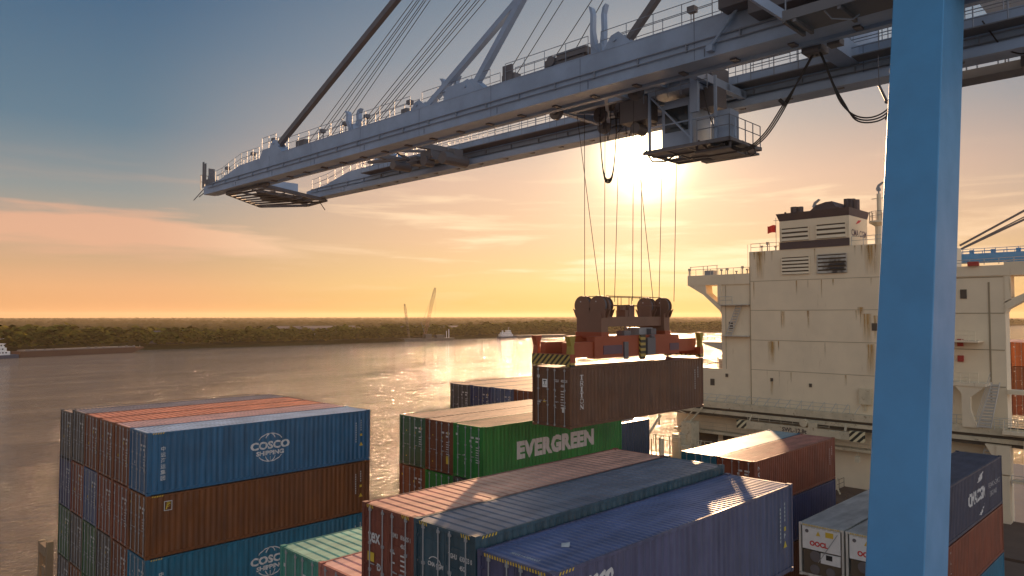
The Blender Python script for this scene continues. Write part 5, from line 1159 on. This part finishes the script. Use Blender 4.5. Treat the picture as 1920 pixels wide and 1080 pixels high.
# ---------------------------------------------------------------- river traffic and far bank things
def vessel(name, p0, p1, label, cat):
    p0 = Vector(p0); p1 = Vector(p1); d = (p1-p0); a = math.atan2(d.y, d.x); e_ = empty(name, (p0.x, p0.y, ZW), label, cat, None, a); return e_, d.length
bg, L_ = vessel('river_barge', (103, 556, 0), (190, 580, 0), 'long low dark barge pushed along the far side of the river', 'barge')
k = MB(); k.prism([(0, -6, 0), (L_-9, -6, 0), (L_, -6, 3.2), (L_, -6, 4.1), (0, -6, 4.1)], (0, 12, 0)); k.build('hull', plain('barge_rust', (.12, .055, .035), .8), bg)
k = MB(); k.box(3, L_-8, -4.6, 4.6, 4.1, 4.9)
for i in range(14): x = 4+i*6; k.box(x, x+rr_.uniform(.5, 2.5), -5, -4, 4.1, 4.9+rr_.random()*.9)
k.tube([(L_-3, -5, 4.1), (L_-3, -5, 5.6)], .2, 6); k.build('cargo_cover', plain('barge_cover', (.20, .17, .16), .7), bg)
def towboat(p0, p1, label):
    t, L_ = vessel('towboat', p0, p1, label, 'boat')
    k = MB(); k.prism([(0, -4.5, .0), (L_, -4.5, 0), (L_, -4.5, 2.4), (0, -4.5, 2.0)], (0, 9, 0)); k.build('hull', M['hull'], t)
    k = MB(); k.box(2, L_-5, -3.6, 3.6, 2.2, 4.8); k.box(4, L_-7, -3.2, 3.2, 4.8, 7.2); k.box(L_-13, L_-8, -2.6, 2.6, 7.2, 9.6); k.box(L_-13.5, L_-7.4, -3, 3, 9.6, 9.9); k.build('cabin', M['white'], t)
    k = MB()
    for z, a, b in ((3.4, 3, L_-6), (5.8, 5, L_-8), (8.2, L_-12.6, L_-8.4)):
        x = a
        while x < b: k.box(x, x+1.0, -3.64 if z < 4 else (-3.24 if z < 7 else -2.64), -3.5 if z < 4 else (-3.1 if z < 7 else -2.5), z, z+.9); x += 2.0
    k.build('window', M['glass'], t)
    k = MB(); k.tube([(L_-10, 0, 9.9), (L_-10, 0, 14)], .12, 6); k.bar((L_-11, 0, 12.6), (L_-7, 0, 13.2), .12); k.tube([(6, -1, 7.2), (6, -1, 9.6)], .5, 8); k.tube([(6, 1, 7.2), (6, 1, 9.6)], .5, 8); k.build('mast', M['white'], t)
towboat((78, 545, 0), (102, 552, 0), 'white towboat pushing the long barge at the left edge')
towboat((640, 636, 0), (664, 630, 0), 'small white towboat far off left of the hanging container')
b3, L_ = vessel('river_barge', (664, 630, 0), (740, 612, 0), 'flat far-off barge ahead of the small white towboat', 'barge')
k = MB(); k.prism([(0, -6, 0), (L_-6, -6, 0), (L_, -6, 2.8), (L_, -6, 3.4), (0, -6, 3.4)], (0, 12, 0)); k.build('hull', M['c_dark'], b3)
cb_, L_ = vessel('crane_barge', (482, 632, 0), (546, 619, 0), 'work barge with tall lattice crane by the far bank', 'crane barge')
k = MB(); k.prism([(2, -9, 0), (L_-2, -9, 0), (L_, -9, 3), (0, -9, 3)], (0, 18, 0)); k.box(L_-22, L_-12, -6, 2, 3, 6.5); k.box(30, 38, -4, 4, 3, 7.5); k.build('hull', M['c_dark'], cb_)
def lattice(m, a, b, w, n=14, r=.16):
    a = Vector(a); b = Vector(b); d = (b-a).normalized(); s = d.cross(Vector((0, 1, 0))).normalized(); u = s.cross(d)
    cs = [(s*i+u*j)*w/2 for i, j in ((1, 1), (1, -1), (-1, -1), (-1, 1))]
    for c in cs: m.tube([a+c, a.lerp(b, .9)+c, b+c*.3], r, 4)
    for i in range(n):
        for c0, c1 in zip(cs, cs[1:]+cs[:1]): m.tube([a.lerp(b, i/n)+c0, a.lerp(b, (i+1)/n)+c1], r*.6, 3)
k = MB(); lattice(k, (31, 0, 7), (44, 0, 61), 2.6); k.build('lattice_boom', plain('boom_red', (.35, .16, .09), .6), cb_)
k = MB(); k.tube([(44, 0, 61), (28, 0, 22)], .12, 4); k.tube([(31, 0, 7), (26, 0, 22)], .3, 4); k.tube([(44, 0, 61), (44, 0, 30)], .08, 4); k.build('rigging', M['steel'], cb_)
k = MB(); lattice(k, (14, 6, 3), (8, 6, 42), 1.8, 10); k.build('lattice_boom', plain('boom_dark', (.16, .10, .06), .6), cb_)
k = MB(); k.box(L_-6, L_-5.4, -5, -4.4, 3, 13); k.box(L_-9, L_-8.5, -5, -4.5, 3, 11); k.build('spud_pole', M['white'], cb_)
for i, (x, y, w, dpt, h, lab) in enumerate(((395, 760, 105, 30, 14, 'long dark-roofed riverside warehouse with a row of small pale doors'), (232, 690, 34, 18, 12, 'small dark shed between the trees on the far bank, left'), (600, 780, 90, 26, 12, 'dark low warehouse near the crane barge on the far bank'))):
    wh = empty('warehouse', (x, y, ZW+2.3), lab, 'warehouse', None, -.25)
    k = MB(); k.box(0, w, 0, dpt, 0, h-3); k.build('wall', plain('warehouse_wall', (.16, .11, .09), .8), wh)
    k = MB(); k.prism([(-1, -1, h-3), (-1, dpt+1, h-3), (-1, dpt/2, h)], (w+2, 0, 0)); k.build('roof', plain('warehouse_roof', (.13, .10, .10), .7), wh)
    k = MB(); 
    for j in range(int(w/11)): k.box(4+j*11, 7+j*11, -.1, 0, 3.5, 6.5)
    k.build('door', M['white'], wh)
